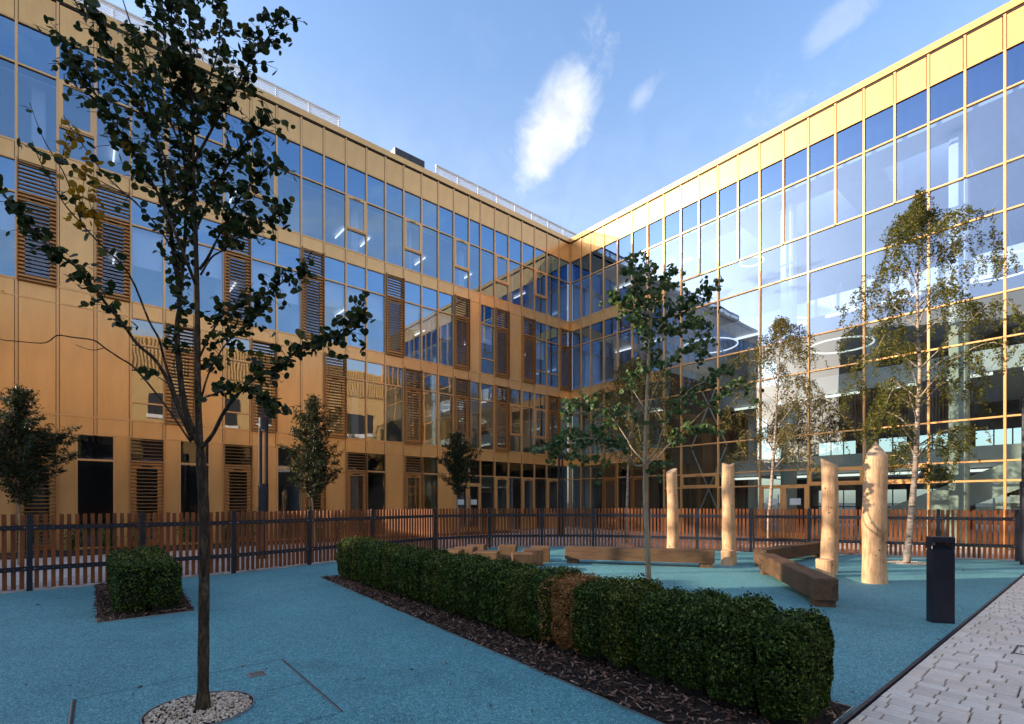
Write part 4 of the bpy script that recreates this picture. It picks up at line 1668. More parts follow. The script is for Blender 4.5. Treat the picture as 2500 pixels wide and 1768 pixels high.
def strip(p0, p1, wd, z, mat, name):
    d = p1 - p0
    o = part(name, fr, mat, -d.length / 2, d.length / 2, -wd / 2, wd / 2, 0, z)
    c = (p0 + p1) / 2
    o.location = (c.x - TP.x, c.y - TP.y, z / 2)
    o.rotation_euler = (0, 0, math.atan2(d.y, d.x))


strip(PQ0, PQ1, 0.007, 0.004, 'steel_trim', 'edge_trim')
strip(PQ0 + Vector((.008, .007, 0)), PQ1 + Vector((.008, .007, 0)), 0.006, 0.003, 'gasket', 'edge_gap')
strip(PR, PR + (PQ1 - PQ0) * 0.9, 0.007, 0.004, 'steel_trim', 'edge_trim')
strip(PR + Vector((.012, .01, 0)), PR + (PQ1 - PQ0) * 0.9 + Vector((.012, .01, 0)), 0.014, 0.003, 'gasket', 'edge_gap')
strip(PQ0, PR, 0.0025, 0.0012, 'seam_blue', 'seam')
strip(PQ1, PQ1 + (PR - PQ0) * 0.5, 0.003, 0.0012, 'seam_blue', 'seam')
mp = PQ0 + (PQ1 - PQ0) * 0.5
strip(mp, mp + (PR - PQ0) * 0.22, 0.003, 0.0012, 'seam_blue', 'seam')

# recessed cover on the paving at the right edge
cc = G(2552, 1600)
cv = empty('paving_cover', (cc.x, cc.y, 0.014), rot_s, 'corner of a rusty recessed cover frame in the pale setts at the right edge', 'cover')
for x0, x1, y0, y1 in ((-.2, .2, -.2, -.185), (-.2, .2, .185, .2), (-.2, -.185, -.185, .185), (.185, .2, -.185, .185)):
    part('frame_bar', cv, 'steel_dark', x0, x1, y0, y1, 0, 0.004)


# ------------------------------------------------------------------ hedges
def mulch(name, pts, n, label):
    o = empty(name, (pts[0][0], pts[0][1], 0), 0, label, 'mulch bed', 'bark mulch beds')
    ox, oy = pts[0][0], pts[0][1]
    bed = mesh_ob('bed', [(p_[0] - ox, p_[1] - oy, 0.015) for p_ in pts], [tuple(range(len(pts)))], 'mulch_base', o)
    m_ = MB()
    k = len(pts)
    for i in range(k):
        a, b = Vector((pts[i][0], pts[i][1], 0)), Vector((pts[(i + 1) % k][0], pts[(i + 1) % k][1], 0))
        d = (b - a).normalized()
        nn = Vector((d.y, -d.x, 0)) * 0.004
        q_ = len(m_.v)
        for z in (0.0, 0.021):
            for w_ in (a - nn, b - nn, b + nn, a + nn):
                m_.v.append((w_.x - ox, w_.y - oy, z))
        m_.f += [tuple(t + q_ for t in ff) for ff in BOXF]
    m_.build('steel_edging', 'steel_trim', o)
    # chips by rejection inside the quad a,b,c,d (bilinear)
    u, v = nr.random(n), nr.random(n)
    q4 = np.array([(p_[0] - ox, p_[1] - oy) for p_ in pts[:4]])
    xy = (q4[0] * ((1 - u) * (1 - v))[:, None] + q4[1] * (u * (1 - v))[:, None] + q4[2] * (u * v)[:, None] + q4[3] * ((1 - u) * v)[:, None])
    xy += nr.normal(size=xy.shape) * 0.012
    pos = np.concatenate([xy, (0.02 + 0.022 * nr.random(n))[:, None]], 1)
    chip = [(-1, -.3, 0), (.9, -.36, 0), (1, .28, 0), (-.8, .34, 0), (-.9, -.25, .16), (.8, -.3, .2), (.9, .2, .16), (-.7, .28, .2)]
    nn = np.repeat(np.array([[0, 0, 1.0]]), n, 0)
    sz = np.stack([0.014 + 0.030 * nr.random(n) ** 2, 0.011 + 0.017 * nr.random(n), 0.014 + 0.012 * nr.random(n)], 1)
    c = scatter_mesh('bark_chips', chip, BOXF, pos, rand_rots(n, 0.38, nn), sz, 'bark_chip', o)
    c['kind'] = 'stuff'
    return o


def shrub(parent, cx, cy, rot, sx, sy, h, n, leaf, mat, name='shrub', rng=None):
    """one clipped plant of a hedge: leaves on and just inside a rounded box"""
    k = int(n * 1.35)
    u = nr.random((k, 3)) * 2 - 1
    face = nr.random(k)
    A = np.array([sy * h, sx * h, sx * sy * 1.3])
    pA = A / A.sum()
    ax = np.where(face < pA[0], 0, np.where(face < pA[0] + pA[1], 1, 2))
    sgn = np.sign(nr.random(k) - 0.5)
    sgn = np.where(ax == 2, 1, sgn)
    u[np.arange(k), ax] = sgn
    p4 = (np.abs(u) ** np.array([4.0, 4.5, 9.0])).sum(1) ** (1 / 4.6)
    d = u / p4[:, None]
    depth = 1 - nr.random(k) ** 2.2 * 0.16
    bump_ = 1 + 0.045 * np.sin(u[:, 0] * 4 + cx * 7) * np.cos(u[:, 2] * 5 + cy * 9) + 0.03 * np.sin(u[:, 2] * 9 + u[:, 1] * 7 + cx * 3)
    loc = d * (depth * bump_)[:, None]
    loc[:, 2] += 0.02 * nr.normal(size=k) * (ax == 2) + (ax == 2) * (nr.random(k) < 0.16) * nr.random(k) * 0.15
    groove = np.abs(u[:, 0]) ** 3
    loc[:, 1] *= 1 - 0.09 * groove
    loc[:, 2] -= 0.015 * groove * (loc[:, 2] > 0.6)
    taper = 1 - 0.10 * (loc[:, 2] < -0.3) * (-loc[:, 2] - 0.3) * 2
    P_ = np.stack([loc[:, 0] * sx / 2 * taper, loc[:, 1] * sy / 2 * taper, (loc[:, 2] + 1) * h / 2], 1)
    nrm = d * np.array([1 / sx, 1 / sy, 1 / h])
    nrm /= np.linalg.norm(nrm, axis=1, keepdims=True)
    c, s_ = math.cos(rot), math.sin(rot)
    M_ = np.array([[c, -s_, 0], [s_, c, 0], [0, 0, 1]])
    P_ = P_ @ M_.T + np.array([cx, cy, 0.03])
    nrm = nrm @ M_.T
    size = leaf * (0.7 + 0.6 * nr.random(k))
    return scatter_mesh(name, *LEAF_B, P_, rand_rots(k, 0.75, nrm), size, mat, parent)


# big hedge
h0, h1 = G(784, 1412), G(1740, 1768)
hd = (h1 - h0).normalized()
hn = Vector((-hd.y, hd.x, 0))
if hn.y < 0:
    hn = -hn
rcorner = G(2088, 1735)
pend = ED0 - EDD * 0.4
Lh = (h1 - h0).length
f_end = h1 + hd * 0.55
bed = [h0, f_end, rcorner + (f_end - rcorner) * 0.0, h0 + hn * 0.95]
bed[1] = h1 + hd * 0.02 + (ED0 - h1) * 0.0
bed = [h0, ED0 - EDD * 0.95 - EDN * 0.02, rcorner - EDN * 0.015, h0 + hn * 0.95 + hd * 0.05]
mulch('mulch_bed', bed, 9000, 'long bed of dark bark chips under the big hedge')
rot_h = math.atan2(hd.y, hd.x)
hg = empty('box_hedge', (h0.x, h0.y, 0), 0, 'long clipped green box hedge with one dead brown plant, crossing the play surface', 'hedge')
total = 8.24
nsh = 25
for i in range(nsh):
    t = 0.25 + (i + 0.5) * (total - 0.25) / nsh
    c = h0 + hd * t + hn * 0.47
    dist = c.y
    wd = (total - 0.25) / nsh
    lf = 0.0105 if dist < 5.5 else 0.0135
    n = int(17500 * (0.0105 / lf) ** 2 * (0.85 if dist > 7 else 1))
    dead = i == 18
    mat = 'leaf_dead' if dead else ('leaf_box_yellow' if i in (0, 1, 2, 6, 11, 16, 20) else 'leaf_box')
    hh = 0.66 + 0.025 * math.sin(i * 2.3) + (0.03 if i < 3 else 0)
    sh = shrub(hg, c.x - h0.x, c.y - h0.y, rot_h, wd * (1.05 + .08 * math.sin(i * 4.1)), 0.60 + 0.05 * math.sin(i * 1.7), hh, n, lf, mat)
    if dead:
        sh['label'] = 'dead plant with dry brown leaves'
    if i in (17, 19):       # the dieback spreads into its neighbours
        cc2 = c + hd * (wd * .32 if i == 17 else -wd * .32)
        shrub(hg, cc2.x - h0.x, cc2.y - h0.y, rot_h, wd * .5, 0.61, hh * (.97 if i == 17 else .8), 2600, lf, 'leaf_dead', 'dead_twigs')
    wob = 0.02
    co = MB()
    co.box(-wd * .36, wd * .36, -0.20, 0.20, 0.02, hh - 0.10)  # near-black box added inside the leaves to block light
    ob = co.build('dark_core', 'shrub_core', hg)
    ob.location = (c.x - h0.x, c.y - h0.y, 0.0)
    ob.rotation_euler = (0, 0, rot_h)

# small hedge at the left
q0, q1, q2, q3 = G(237, 1523.5), G(474, 1494), G(424, 1412), G(232, 1430)
mulch('mulch_bed', [q0, q1, q2, q3], 3200, 'small bark chip bed under the left hedge')
dl = (q3 - q0).normalized()
dw = (q1 - q0).normalized()
hs = empty('box_hedge', (q0.x, q0.y, 0), 0, 'short clipped box hedge on its own bed at the left, in front of the fence', 'hedge')
rot2 = math.atan2(dw.y, dw.x)
k = 0
for r_ in range(6):
    for s in range(2):
        c = q0 + dw * (0.33 + s * 0.33) + dl * (0.34 + r_ * 0.42)
        shrub(hs, c.x - q0.x, c.y - q0.y, rot2 + 0.05, 0.37, 0.46, 0.61 + 0.02 * math.sin(k * 3), 5200, 0.0125, 'leaf_box_yellow' if k in (3, 4, 7) else 'leaf_box')
        co = MB()
        co.box(-.13, .13, -.17, .17, 0.02, 0.50)  # dark filler added so light does not pass through the plant
        ob = co.build('dark_core', 'shrub_core', hs)
        ob.location = (c.x - q0.x, c.y - q0.y, 0)
        ob.rotation_euler = (0, 0, rot2)
        k += 1


# ------------------------------------------------------------------ trees
def smooth_path(pts, n=5):
    pts = [Vector(p_) for p_ in pts]
    out = []
    for i in range(len(pts) - 1):
        p0, p1, p2, p3 = pts[max(i - 1, 0)], pts[i], pts[i + 1], pts[min(i + 2, len(pts) - 1)]
        for k in range(n):
            t = k / n
            out.append(0.5 * ((2 * p1) + (p2 - p0) * t + (2 * p0 - 5 * p1 + 4 * p2 - p3) * t * t + (3 * p1 - p0 - 3 * p2 + p3) * t ** 3))
    out.append(pts[-1])
    return out


class Tree:
    def __init__(self, name, base, label, cat, group=None):
        self.o = empty(name, base, 0, label, cat, group)
        self.base = Vector(base)
        self.br = MB()
        self.tw = MB()
        self.lp, self.ln, self.ls = [], [], []

    def limb(self, pts, r0, r1, seg=7, mb=None):
        path = smooth_path(pts, 4)
        n = len(path)
        rad = [r0 + (r1 - r0) * (i / (n - 1)) ** 0.85 for i in range(n)]
        rad = [r * (1 + 0.06 * math.sin(i * 2.1 + r0 * 999)) for i, r in enumerate(rad)]
        (mb or self.br).tube([p_ - self.base for p_ in path], rad, seg)
        return path

    def leafy(self, path, t0, t1, step, tl, per, size, droop=0.25, spread=1.0, twr=0.0022, up=0.35):
        """twigs with leaves along a limb"""
        segs = [(a, b) for a, b in zip(path[:-1], path[1:])]
        tot = sum((b - a).length for a, b in segs)
        d = 0.0
        nxt = t0 * tot
        for a, b in segs:
            L = (b - a).length
            while nxt < d + L and nxt <= t1 * tot:
                p_ = a + (b - a) * ((nxt - d) / max(L, 1e-6))
                dr = (b - a).normalized()
                side = Vector((rnd.gauss(0, 1), rnd.gauss(0, 1), rnd.gauss(0, 1) * 0.7 + up))
                side = (side - dr * side.dot(dr) * 0.4).normalized()
                dv = (dr * 0.55 + side * spread).normalized()
                l_ = tl * rnd.uniform(0.45, 1.25)
                q1_ = p_ + dv * l_ * 0.5
                q2_ = p_ + dv * l_ + Vector((0, 0, -droop * l_))
                self.tw.tube([p_ - self.base, q1_ - self.base, q2_ - self.base], [twr * 1.3, twr, twr * 0.6], 3, caps=False)
                for k in range(per):
                    t = rnd.uniform(0.15, 1.05)
                    c = p_ + (q1_ - p_) * min(1, 2 * t) + (q2_ - q1_) * max(0, 2 * t - 1)
                    off = Vector((rnd.gauss(0, 1), rnd.gauss(0, 1), rnd.gauss(0, .8) - 0.35)).normalized() * size * rnd.uniform(0.7, 1.5)
                    self.lp.append(tuple(c + off - self.base))
                    self.ls.append(size * rnd.uniform(0.62, 1.15))
                nxt += step * rnd.uniform(0.6, 1.4)
            d += L

    def finish(self, leaf, mat, bark, twig='bark_twig', nown=0, own_mat=None, name='foliage', normals=None, tilt=1.2):
        if self.br.v:
            self.br.build('trunk', bark, self.o, True)
        if self.tw.v:
            self.tw.build('twigs', twig, self.o)['kind'] = 'stuff'
        pos, size = np.array(self.lp), np.array(self.ls)
        n = len(pos)
        if n == 0:
            return
        nn = np.repeat(np.array([[0.0, -0.55, 0.45]]), n, 0)
        rots = rand_rots(n, 0.85, nn)
        own = np.zeros(n, bool)
        if nown:
            idx = np.argsort(pos[:, 1] - size * 4 + nr.random(n) * 0.2)[:nown]
            own[idx] = True
            me = bpy.data.meshes.new('leaf')
            me.from_pydata(leaf[0], [], leaf[1])
            me.materials.append(MATS[own_mat])
            me.update()
            for i in idx:
                l_ = bpy.data.objects.new('leaf', me)
                COL.objects.link(l_)
                l_.parent = self.o
                M_ = Matrix(rots[i].tolist()).to_4x4()
                l_.matrix_local = Matrix.Translation(pos[i].tolist()) @ M_ @ Matrix.Scale(float(size[i]), 4)
        f_ = scatter_mesh(name, *leaf, pos[~own], rots[~own], size[~own], mat, self.o)
        f_['kind'] = 'stuff'


def px_path(pts, Y):
    """pts: (px, py, depth offset)"""
    return [P3(x, y, Y + (d[0] if d else 0.0)) for x, y, *d in pts]


# --- the near tree
Y1 = 3.41
t1 = Tree('katsura_tree', (TP.x, TP.y, 0), 'big near tree with dark round leaves and some yellow ones, in the pebble pit', 'tree')
tr = px_path([(495, 1742), (497, 1600), (498, 1450), (500, 1300), (494, 1170), (487, 1070), (483, 950), (482, 800), (479, 620), (474, 450), (470, 300), (466, 150), (460, 0), (455, -150), (452, -300), (450, -420)], Y1)
path = smooth_path(tr, 4)
n = len(path)
rr = []
for i, p_ in enumerate(path):
    z = p_.z
    r = 0.050 - 0.10 * z if z < 0.15 else 0.0345 - 0.0025 * (z - .15) if z < 1.75 else max(0.005, 0.0225 - 0.0066 * (z - 1.75))
    rr.append(r * (1 + 0.035 * math.sin(i * 1.9)))
t1.br.tube([p_ - t1.base for p_ in path], rr, 14)
t1.leafy(path, 0.55, 1.0, 0.017, 0.20, 5, 0.0235)
LIMB = [
    # (points, r0, r1, leafy from, to, step, twig length, leaves per twig)
    ([(487, 1085), (452, 1000, .05), (436, 880, .1), (432, 800, .12), (438, 735, .12), (422, 600, .15), (406, 480, .2), (390, 380, .2), (368, 280, .25), (345, 190, .25), (325, 100, .25)], .023, .005, .22, 1, .030, .15, 4),
    ([(438, 740, .12), (446, 655, .1), (452, 560, .1), (455, 450, .05), (440, 330, 0), (420, 220, -.1), (405, 120, -.1), (395, 0, -.15)], .013, .004, .15, 1, .024, .16, 5),
    ([(470, 1075), (440, 1010, -.1), (412, 935, -.15), (379, 879, -.2), (334, 839, -.25), (300, 790, -.3), (265, 750, -.35), (197, 662, -.45), (132, 612, -.5), (77, 560, -.55), (31, 500, -.6), (-10, 455, -.62), (-70, 390, -.65)], .013, .004, .42, 1, .030, .10, 5),
    ([(440, 1000, -.05), (403, 886, -.05), (388, 828, -.1), (363, 782, -.1), (314, 668, -.1), (243, 594, -.15), (200, 548, -.15), (157, 498, -.2), (129, 449, -.2), (98, 394, -.25), (78, 345, -.3)], .009, .002, .55, .95, .09, .09, 2),
    ([(200, 548, -.15), (176, 474, -.15), (153, 417, -.15), (113, 352, -.2), (94, 310, -.2), (72, 250, -.2)], .005, .0015, .75, 1, .10, .06, 1),
    ([(445, 655, .1), (397, 570, .05), (342, 506, 0), (261, 432, 0), (211, 366, 0), (165, 300, 0), (155, 280, 0)], .006, .0018, .1, .9, .09, .07, 2),
    ([(342, 506, 0), (317, 481, .03), (250, 445, .05), (200, 418, .05), (143, 387, .08), (61, 357, .1)], .004, .0015, .3, 1, .06, .07, 2),
    ([(466, 1080), (400, 985, -.05), (330, 900, -.12), (292, 874, -.15), (255, 849, -.18), (229, 831, -.2), (180, 824, -.2), (141, 819, -.22), (120, 833, -.24), (98, 838, -.25), (40, 833, -.27), (0, 828, -.3), (-60, 800, -.3)], .0065, .0022, 2, 3, 1, .1, 1),
    ([(255, 849, -.18), (225, 855, -.2), (185, 842, -.22)], .003, .0015, 2, 3, 1, .1, 1),
    ([(490, 1095), (520, 1060, -.05), (545, 1010, -.1), (576, 968, -.15), (610, 933, -.2), (640, 914, -.22), (671, 902, -.25), (700, 878, -.27), (733, 852, -.3), (766, 843, -.3), (820, 822, -.35), (870, 800, -.4), (888, 755, -.42)], .014, .004, .42, 1, .022, .12, 6),
    ([(488, 870), (515, 815, .1), (545, 770, .15), (590, 740, .2), (640, 720, .25), (690, 690, .25), (750, 650, .3)], .008, .003, .25, 1, .022, .14, 5),
    ([(486, 1000), (500, 940, .05), (520, 890, .1), (560, 830, .15), (610, 790, .2), (650, 740, .2)], .008, .003, .3, 1, .022, .15, 6),
    ([(490, 671), (516, 629, .05), (544, 611, .05), (586, 577, .1), (640, 545, .15), (700, 520, .2)], .007, .003, .35, 1, .020, .15, 6),
    ([(488, 657), (506, 632, -.05), (523, 599, -.1), (540, 565, -.1), (575, 500, -.15), (620, 440, -.2), (665, 400, -.2)], .010, .003, .3, 1, .018, .15, 6),
    ([(478, 560), (520, 470, .1), (565, 390, .15), (610, 330, .2), (670, 290, .2)], .010, .003, .2, 1, .018, .16, 6),
    ([(472, 400), (520, 310, -.05), (570, 220, -.1), (610, 150, -.1), (645, 105, -.1), (685, 50, -.1)], .010, .003, .25, 1, .018, .15, 6),
    ([(480, 700), (440, 600, -.15), (390, 480, -.2), (330, 380, -.3), (260, 270, -.35), (200, 180, -.4), (150, 100, -.4)], .011, .003, .38, 1, .020, .15, 6),
    ([(476, 520), (420, 420, -.1), (370, 320, -.15), (300, 200, -.2), (250, 80, -.2), (210, 0, -.2), (190, -50, -.2)], .010, .003, .3, 1, .022, .14, 5),
    ([(473, 430), (430, 330, .1), (380, 220, .2), (340, 120, .2), (300, 0, .25), (270, -100, .3)], .009, .003, .25, .7, .030, .13, 4),
    ([(470, 330), (500, 230, .15), (530, 130, .2), (540, 40, .2), (550, -60, .2)], .008, .003, .2, 1, .026, .14, 5),
    ([(468, 250), (440, 150, -.2), (420, 50, -.25), (410, -60, -.3)], .008, .003, .1, 1, .018, .16, 6),
    ([(480, 980), (515, 965, -.2), (560, 950, -.25), (605, 945, -.3), (640, 975, -.32), (690, 1010, -.35)], .006, .002, .35, 1, .024, .10, 5),
    ([(424, 950, -.1), (400, 930, -.15), (350, 900, -.2), (320, 905, -.2)], .004, .0015, .4, 1, .06, .08, 3),
]
yel = Tree('yellow', (TP.x, TP.y, 0), None, None)
for pts, r0, r1, l0, l1, st, tl, per in LIMB:
    pa = t1.limb(px_path(pts, Y1), r0, r1, 7)
    if l0 < 1.5:
        t1.leafy(pa, l0, l1, st * (.80 if per > 3 else 1), tl, per, 0.0235 if per > 3 else .027)
# yellow sprays on the left twigs
for pts in ([(190, 560, -.15), (200, 500, -.15), (205, 440, -.15), (210, 400, -.15)], [(150, 400, -.1), (160, 350, -.1), (178, 310, -.1), (205, 350, -.1)], [(240, 560, -.15), (215, 480, -.15), (222, 450, -.15)]):
    pa = t1.limb(px_path(pts, Y1), .003, .0015, 4)
    yel.leafy(pa, 0, 1, .024, .10, 2, .026)
t1.finish(LEAF_R, 'leaf_dark', 'bark_dark', nown=295, own_mat='leaf_dark_single')
pos, size = np.array(yel.lp), np.array(yel.ls)
yo = scatter_mesh('yellow_leaves', *LEAF_R, pos, rand_rots(len(pos), 0.8, np.repeat(np.array([[0, -.6, .4]]), len(pos), 0)), size, 'leaf_yellow', t1.o)
yo['kind'] = 'stuff'
bpy.data.objects.remove(yel.o)

# --- the slim tree behind the hedge
Y2 = 7.9
b2 = P3(1583, 1226, Y2)
t2 = Tree('young_tree', (b2.x, b2.y, 0), 'slim pale barked young tree with round green leaves standing behind the big hedge', 'tree')
tr = px_path([(1585, 1441), (1580, 1330), (1575, 1210), (1575, 1130), (1578, 1000), (1583, 900), (1586, 830), (1591, 760), (1588, 690), (1578, 640)], Y2)
t2.limb(tr, .046, .008, 10)
pa = smooth_path(tr, 4)
t2.leafy(pa, .66, 1, .04, .35, 9, .036)
for pts, r0, r1, l0, st, tl, per in [
    ([(1575, 1135), (1551, 1137, -.3), (1537, 1117, -.5), (1509, 1089, -.7), (1474, 1078, -.9), (1422, 1070, -1.0), (1340, 1090, -1.1)], .017, .005, .42, .045, .26, 9),
    ([(1574, 1130), (1544, 1096, .2), (1532, 1075, .3), (1504, 1033, .4), (1470, 1000, .5), (1420, 985, .5), (1380, 1000, .6)], .014, .004, .45, .045, .28, 9),
    ([(1577, 1128), (1603, 1098, -.2), (1619, 1047, -.3), (1653, 993, -.4), (1686, 949, -.5), (1740, 925, -.6), (1790, 900, -.6)], .015, .004, .35, .05, .22, 7),
    ([(1577, 1136), (1610, 1113, .2), (1628, 1091, .3), (1668, 1059, .5), (1708, 1044, .6), (1735, 1060, .6)], .014, .004, .45, .05, .22, 8),
    ([(1666, 1059, .5), (1700, 1020, .5), (1740, 985, .6), (1790, 945, .6), (1830, 960, .6)], .008, .003, .4, .05, .22, 7),
    ([(1582, 1006), (1595, 965, -.2), (1611, 923, -.3), (1640, 880, -.4), (1690, 855, -.5), (1720, 870, -.5)], .010, .003, .45, .05, .2, 7),
    ([(1585, 877), (1575, 845, .2), (1560, 790, .4), (1530, 745, .5), (1490, 730, .6)], .012, .003, .4, .035, .28, 9),
    ([(1586, 860), (1610, 800, -.2), (1650, 760, -.3), (1690, 730, -.4), (1735, 710, -.4)], .012, .003, .3, .035, .28, 9),
    ([(1587, 850), (1620, 820, .3), (1660, 800, .4), (1700, 790, .5), (1725, 830, .5)], .010, .003, .3, .035, .28, 9),
    ([(1590, 780), (1560, 720, -.3), (1545, 670, -.4), (1555, 640, -.4)], .010, .003, .2, .035, .28, 9),
    ([(1590, 760), (1620, 700, .2), (1645, 660, .3)], .009, .003, .2, .035, .26, 9),
    ([(1577, 1000), (1550, 960, .3), (1540, 930, .4), (1560, 890, .4)], .006, .003, .5, .06, .2, 6),
    ([(1572, 1064), (1550, 1020, -.3), (1535, 1000, -.3)], .007, .003, .5, .07, .2, 5),
    ([(1340, 1090, -1.1), (1345, 1110, -1.1), (1380, 1115, -1.1), (1480, 1130, -1.0)], .004, .003, .0, .07, .2, 7),
    ([(1576, 1135), (1590, 1160, -.2), (1610, 1130, -.3), (1640, 1135, -.3)], .007, .003, .4, .06, .16, 5),
]:
    pa = t2.limb(px_path(pts, Y2), r0, r1, 7)
    t2.leafy(pa, l0, 1, st * .8, tl, per, .038)
t2.finish(LEAF_R, 'leaf_katsura', 'bark_pale')


# --- birches
def birch(name, base_px, Y, trunk, r0, profile, nb, leafmat, label, size, leafstep, per, seed, barkm='bark_birch'):
    global rnd
    keep = rnd
    rnd = random.Random(seed)
    b = P3(base_px, HY, Y)
    t = Tree(name, (b.x, b.y, 0), label, 'tree')
    tr = px_path(trunk, Y)
    pa = t.limb(tr, r0, 0.006, 10)
    zt = pa[-1].z
    zb = profile[0][0]
    for i in range(nb):
        f = (i + rnd.random()) / nb
        z = zb + (zt - zb) * f
        # the trunk point at that height
        c = min(pa, key=lambda p_: abs(p_.z - z))
        ln = np.interp(f, [p_[1] for p_ in profile], [p_[2] for p_ in profile]) * rnd.uniform(.6, 1.15)
        an = i * 2.4 + rnd.uniform(-.5, .5)
        dv = Vector((math.cos(an), math.sin(an), 0))
        p1 = c + dv * ln * 0.4 + Vector((0, 0, ln * rnd.uniform(.25, .45)))
        p2 = c + dv * ln * 0.8 + Vector((0, 0, ln * rnd.uniform(.32, .5)))
        p3 = c + dv * ln * 1.08 + Vector((0, 0, ln * rnd.uniform(.02, .3)))
        lp = t.limb([c, p1, p2, p3], max(.005, r0 * .28 * (1 - f * .6)), .0022, 5)
        # hanging sprays
        step = max(1, int(len(lp) / 9))
        for k in range(3, len(lp), step):
            q = lp[k]
            for _ in range(2):
                e = Vector((rnd.gauss(0, .10), rnd.gauss(0, .10), -rnd.uniform(.18, .55)))
                m1 = q + Vector((rnd.gauss(0, .10), rnd.gauss(0, .10), .05))
                t.leafy([q, m1, m1 + e * .5, m1 + e], .1, 1, leafstep, .07, per, size, .5, twr=.0018, up=0)
    t.leafy(pa, .6, 1, .12, .2, 5, size)
    t.finish(LEAF_B, leafmat, barkm)
    rnd = keep


birch('birch_tree', 2213, 11.5, [(2213, 1380), (2220, 1310), (2228, 1220), (2236, 1120), (2241, 1000), (2246, 900), (2241, 800), (2240, 700), (2241, 600), (2237, 480)], .085,
      [(1.9, 0, .8), (0, .15, 1.7), (0, .4, 1.9), (0, .6, 1.65), (0, .75, 1.25), (0, .88, .6), (0, 1, .12)], 38, 'leaf_birch', 'tall birch with white bark and drooping olive leaves standing right of the pointed post', .026, .034, 3, 21)
birch('birch_tree', 1880, 16.2, [(1872, 1335), (1880, 1240), (1886, 1150), (1893, 1050), (1900, 920), (1906, 830), (1910, 775)], .07,
      [(2.3, 0, 1.7), (0, .3, 1.9), (0, .6, 1.5), (0, .85, .6), (0, 1, .2)], 38, 'leaf_birch_brown', 'slim birch with sparse brownish leaves behind the fence, in front of the atrium doors', .028, .068, 3, 22)
birch('birch_tree', 1530, 17.6, [(1528, 1335), (1531, 1230), (1534, 1130), (1541, 1030), (1546, 960), (1550, 890)], .062,
      [(2.6, 0, 1.5), (0, .3, 1.9), (0, .6, 1.6), (0, .85, .8), (0, 1, .3)], 42, 'leaf_birch_brown', 'thin warm barked birch behind the fence, half hidden by the slim young tree', .028, .064, 3, 23)


# --- evergreen small trees in front of the classroom wing
def bay_tree(px, Y, top, bot, prof, n, label, seed):
    global rnd
    keep = rnd
    rnd = random.Random(seed)
    b = P3(px, HY, Y)
    t = Tree('evergreen_tree', (b.x, b.y, 0), label, 'tree', 'small evergreen trees by the classroom wing')
    zt = EYE + (HY - top) / F * Y
    zb = EYE + (HY - bot) / F * Y
    pa = t.limb([b * 1.0 - Vector((0, 0, b.z)), Vector((b.x + .02, b.y, zb * .6)), Vector((b.x - .03, b.y, zb)), Vector((b.x + .02, b.y, (zt + zb) / 2)), Vector((b.x + .02, b.y, zt - .1))], .04, .008, 8)
    for i in range(n):
        f = i / n
        z = zb + (zt - zb) * (f ** 0.95)
        w = np.interp(f, [p_[0] for p_ in prof], [p_[1] for p_ in prof]) * rnd.uniform(.35, 1.12)
        an = i * 2.399 + rnd.uniform(-.4, .4)
        c = Vector((b.x, b.y, z))
        dv = Vector((math.cos(an), math.sin(an), 0))
        p1 = c + dv * w * .55 + Vector((0, 0, w * .3))
        p2 = c + dv * w + Vector((0, 0, w * rnd.uniform(.3, .8)))
        lp = t.limb([c, p1, p2], .009, .002, 4)
        t.leafy(lp, .12, 1, .034, .16, 9, .038, 0.0, twr=.002, up=.8)
    t.leafy(pa, .8, 1, .05, .13, 7, .034, 0, up=1)
    t.finish(LEAF_L, 'leaf_bay', 'bark_pale')
    rnd = keep


bay_tree(765, 14.6, 972, 1222, [(0, .35), (.14, .85), (.32, .95), (.5, .62), (.66, .55), (.8, .36), (.93, .16), (1, .06)], 105, 'bushy conical evergreen behind the fence beside the twin tube lamp post', 31)
bay_tree(1117, 18.8, 1058, 1212, [(0, .3), (.15, .75), (.35, .85), (.6, .7), (.8, .38), (1, .08)], 84, 'narrow evergreen behind the fence next to the signed double doors', 32)
bay_tree(48, 11.4, 950, 1235, [(0, .3), (.15, 1.1), (.4, 1.05), (.6, .6), (.8, .38), (1, .08)], 105, 'wide evergreen at the left edge of the picture behind the fence', 33)


# --- plants of the strip against the wing
def plant(a, b, h, n, label, mat='leaf_plant'):
    w = loc2w(a, b)
    o = empty('shrub', (w.x, w.y, 0.015), 0, label, 'shrub', 'low green plants along the classroom wing')
    st = MB()
    pos, nn = [], []
    for k in range(9):
        an = rnd.uniform(0, 6.28)
        r = rnd.uniform(.05, .3)
        e = Vector((math.cos(an) * r, math.sin(an) * r, h * rnd.uniform(.55, 1)))
        st.tube([(0, 0, 0), tuple(e * .55 + Vector((0, 0, .08))), tuple(e)], [.006, .004, .002], 4)
        for j in range(n // 9):
            t = rnd.uniform(.25, 1)
            c = e * t + Vector((rnd.gauss(0, .07), rnd.gauss(0, .07), rnd.gauss(0, .05)))
            pos.append((c.x, c.y, max(.03, c.z)))
    st.build('stems', 'bark_twig', o)
    f_ = scatter_mesh('leaves', *LEAF_L, pos, rand_rots(len(pos), .9, np.repeat(np.array([[0, -.3, .8]]), len(pos), 0)), .035 + .03 * nr.random(len(pos)), mat, o)
    f_['kind'] = 'stuff'


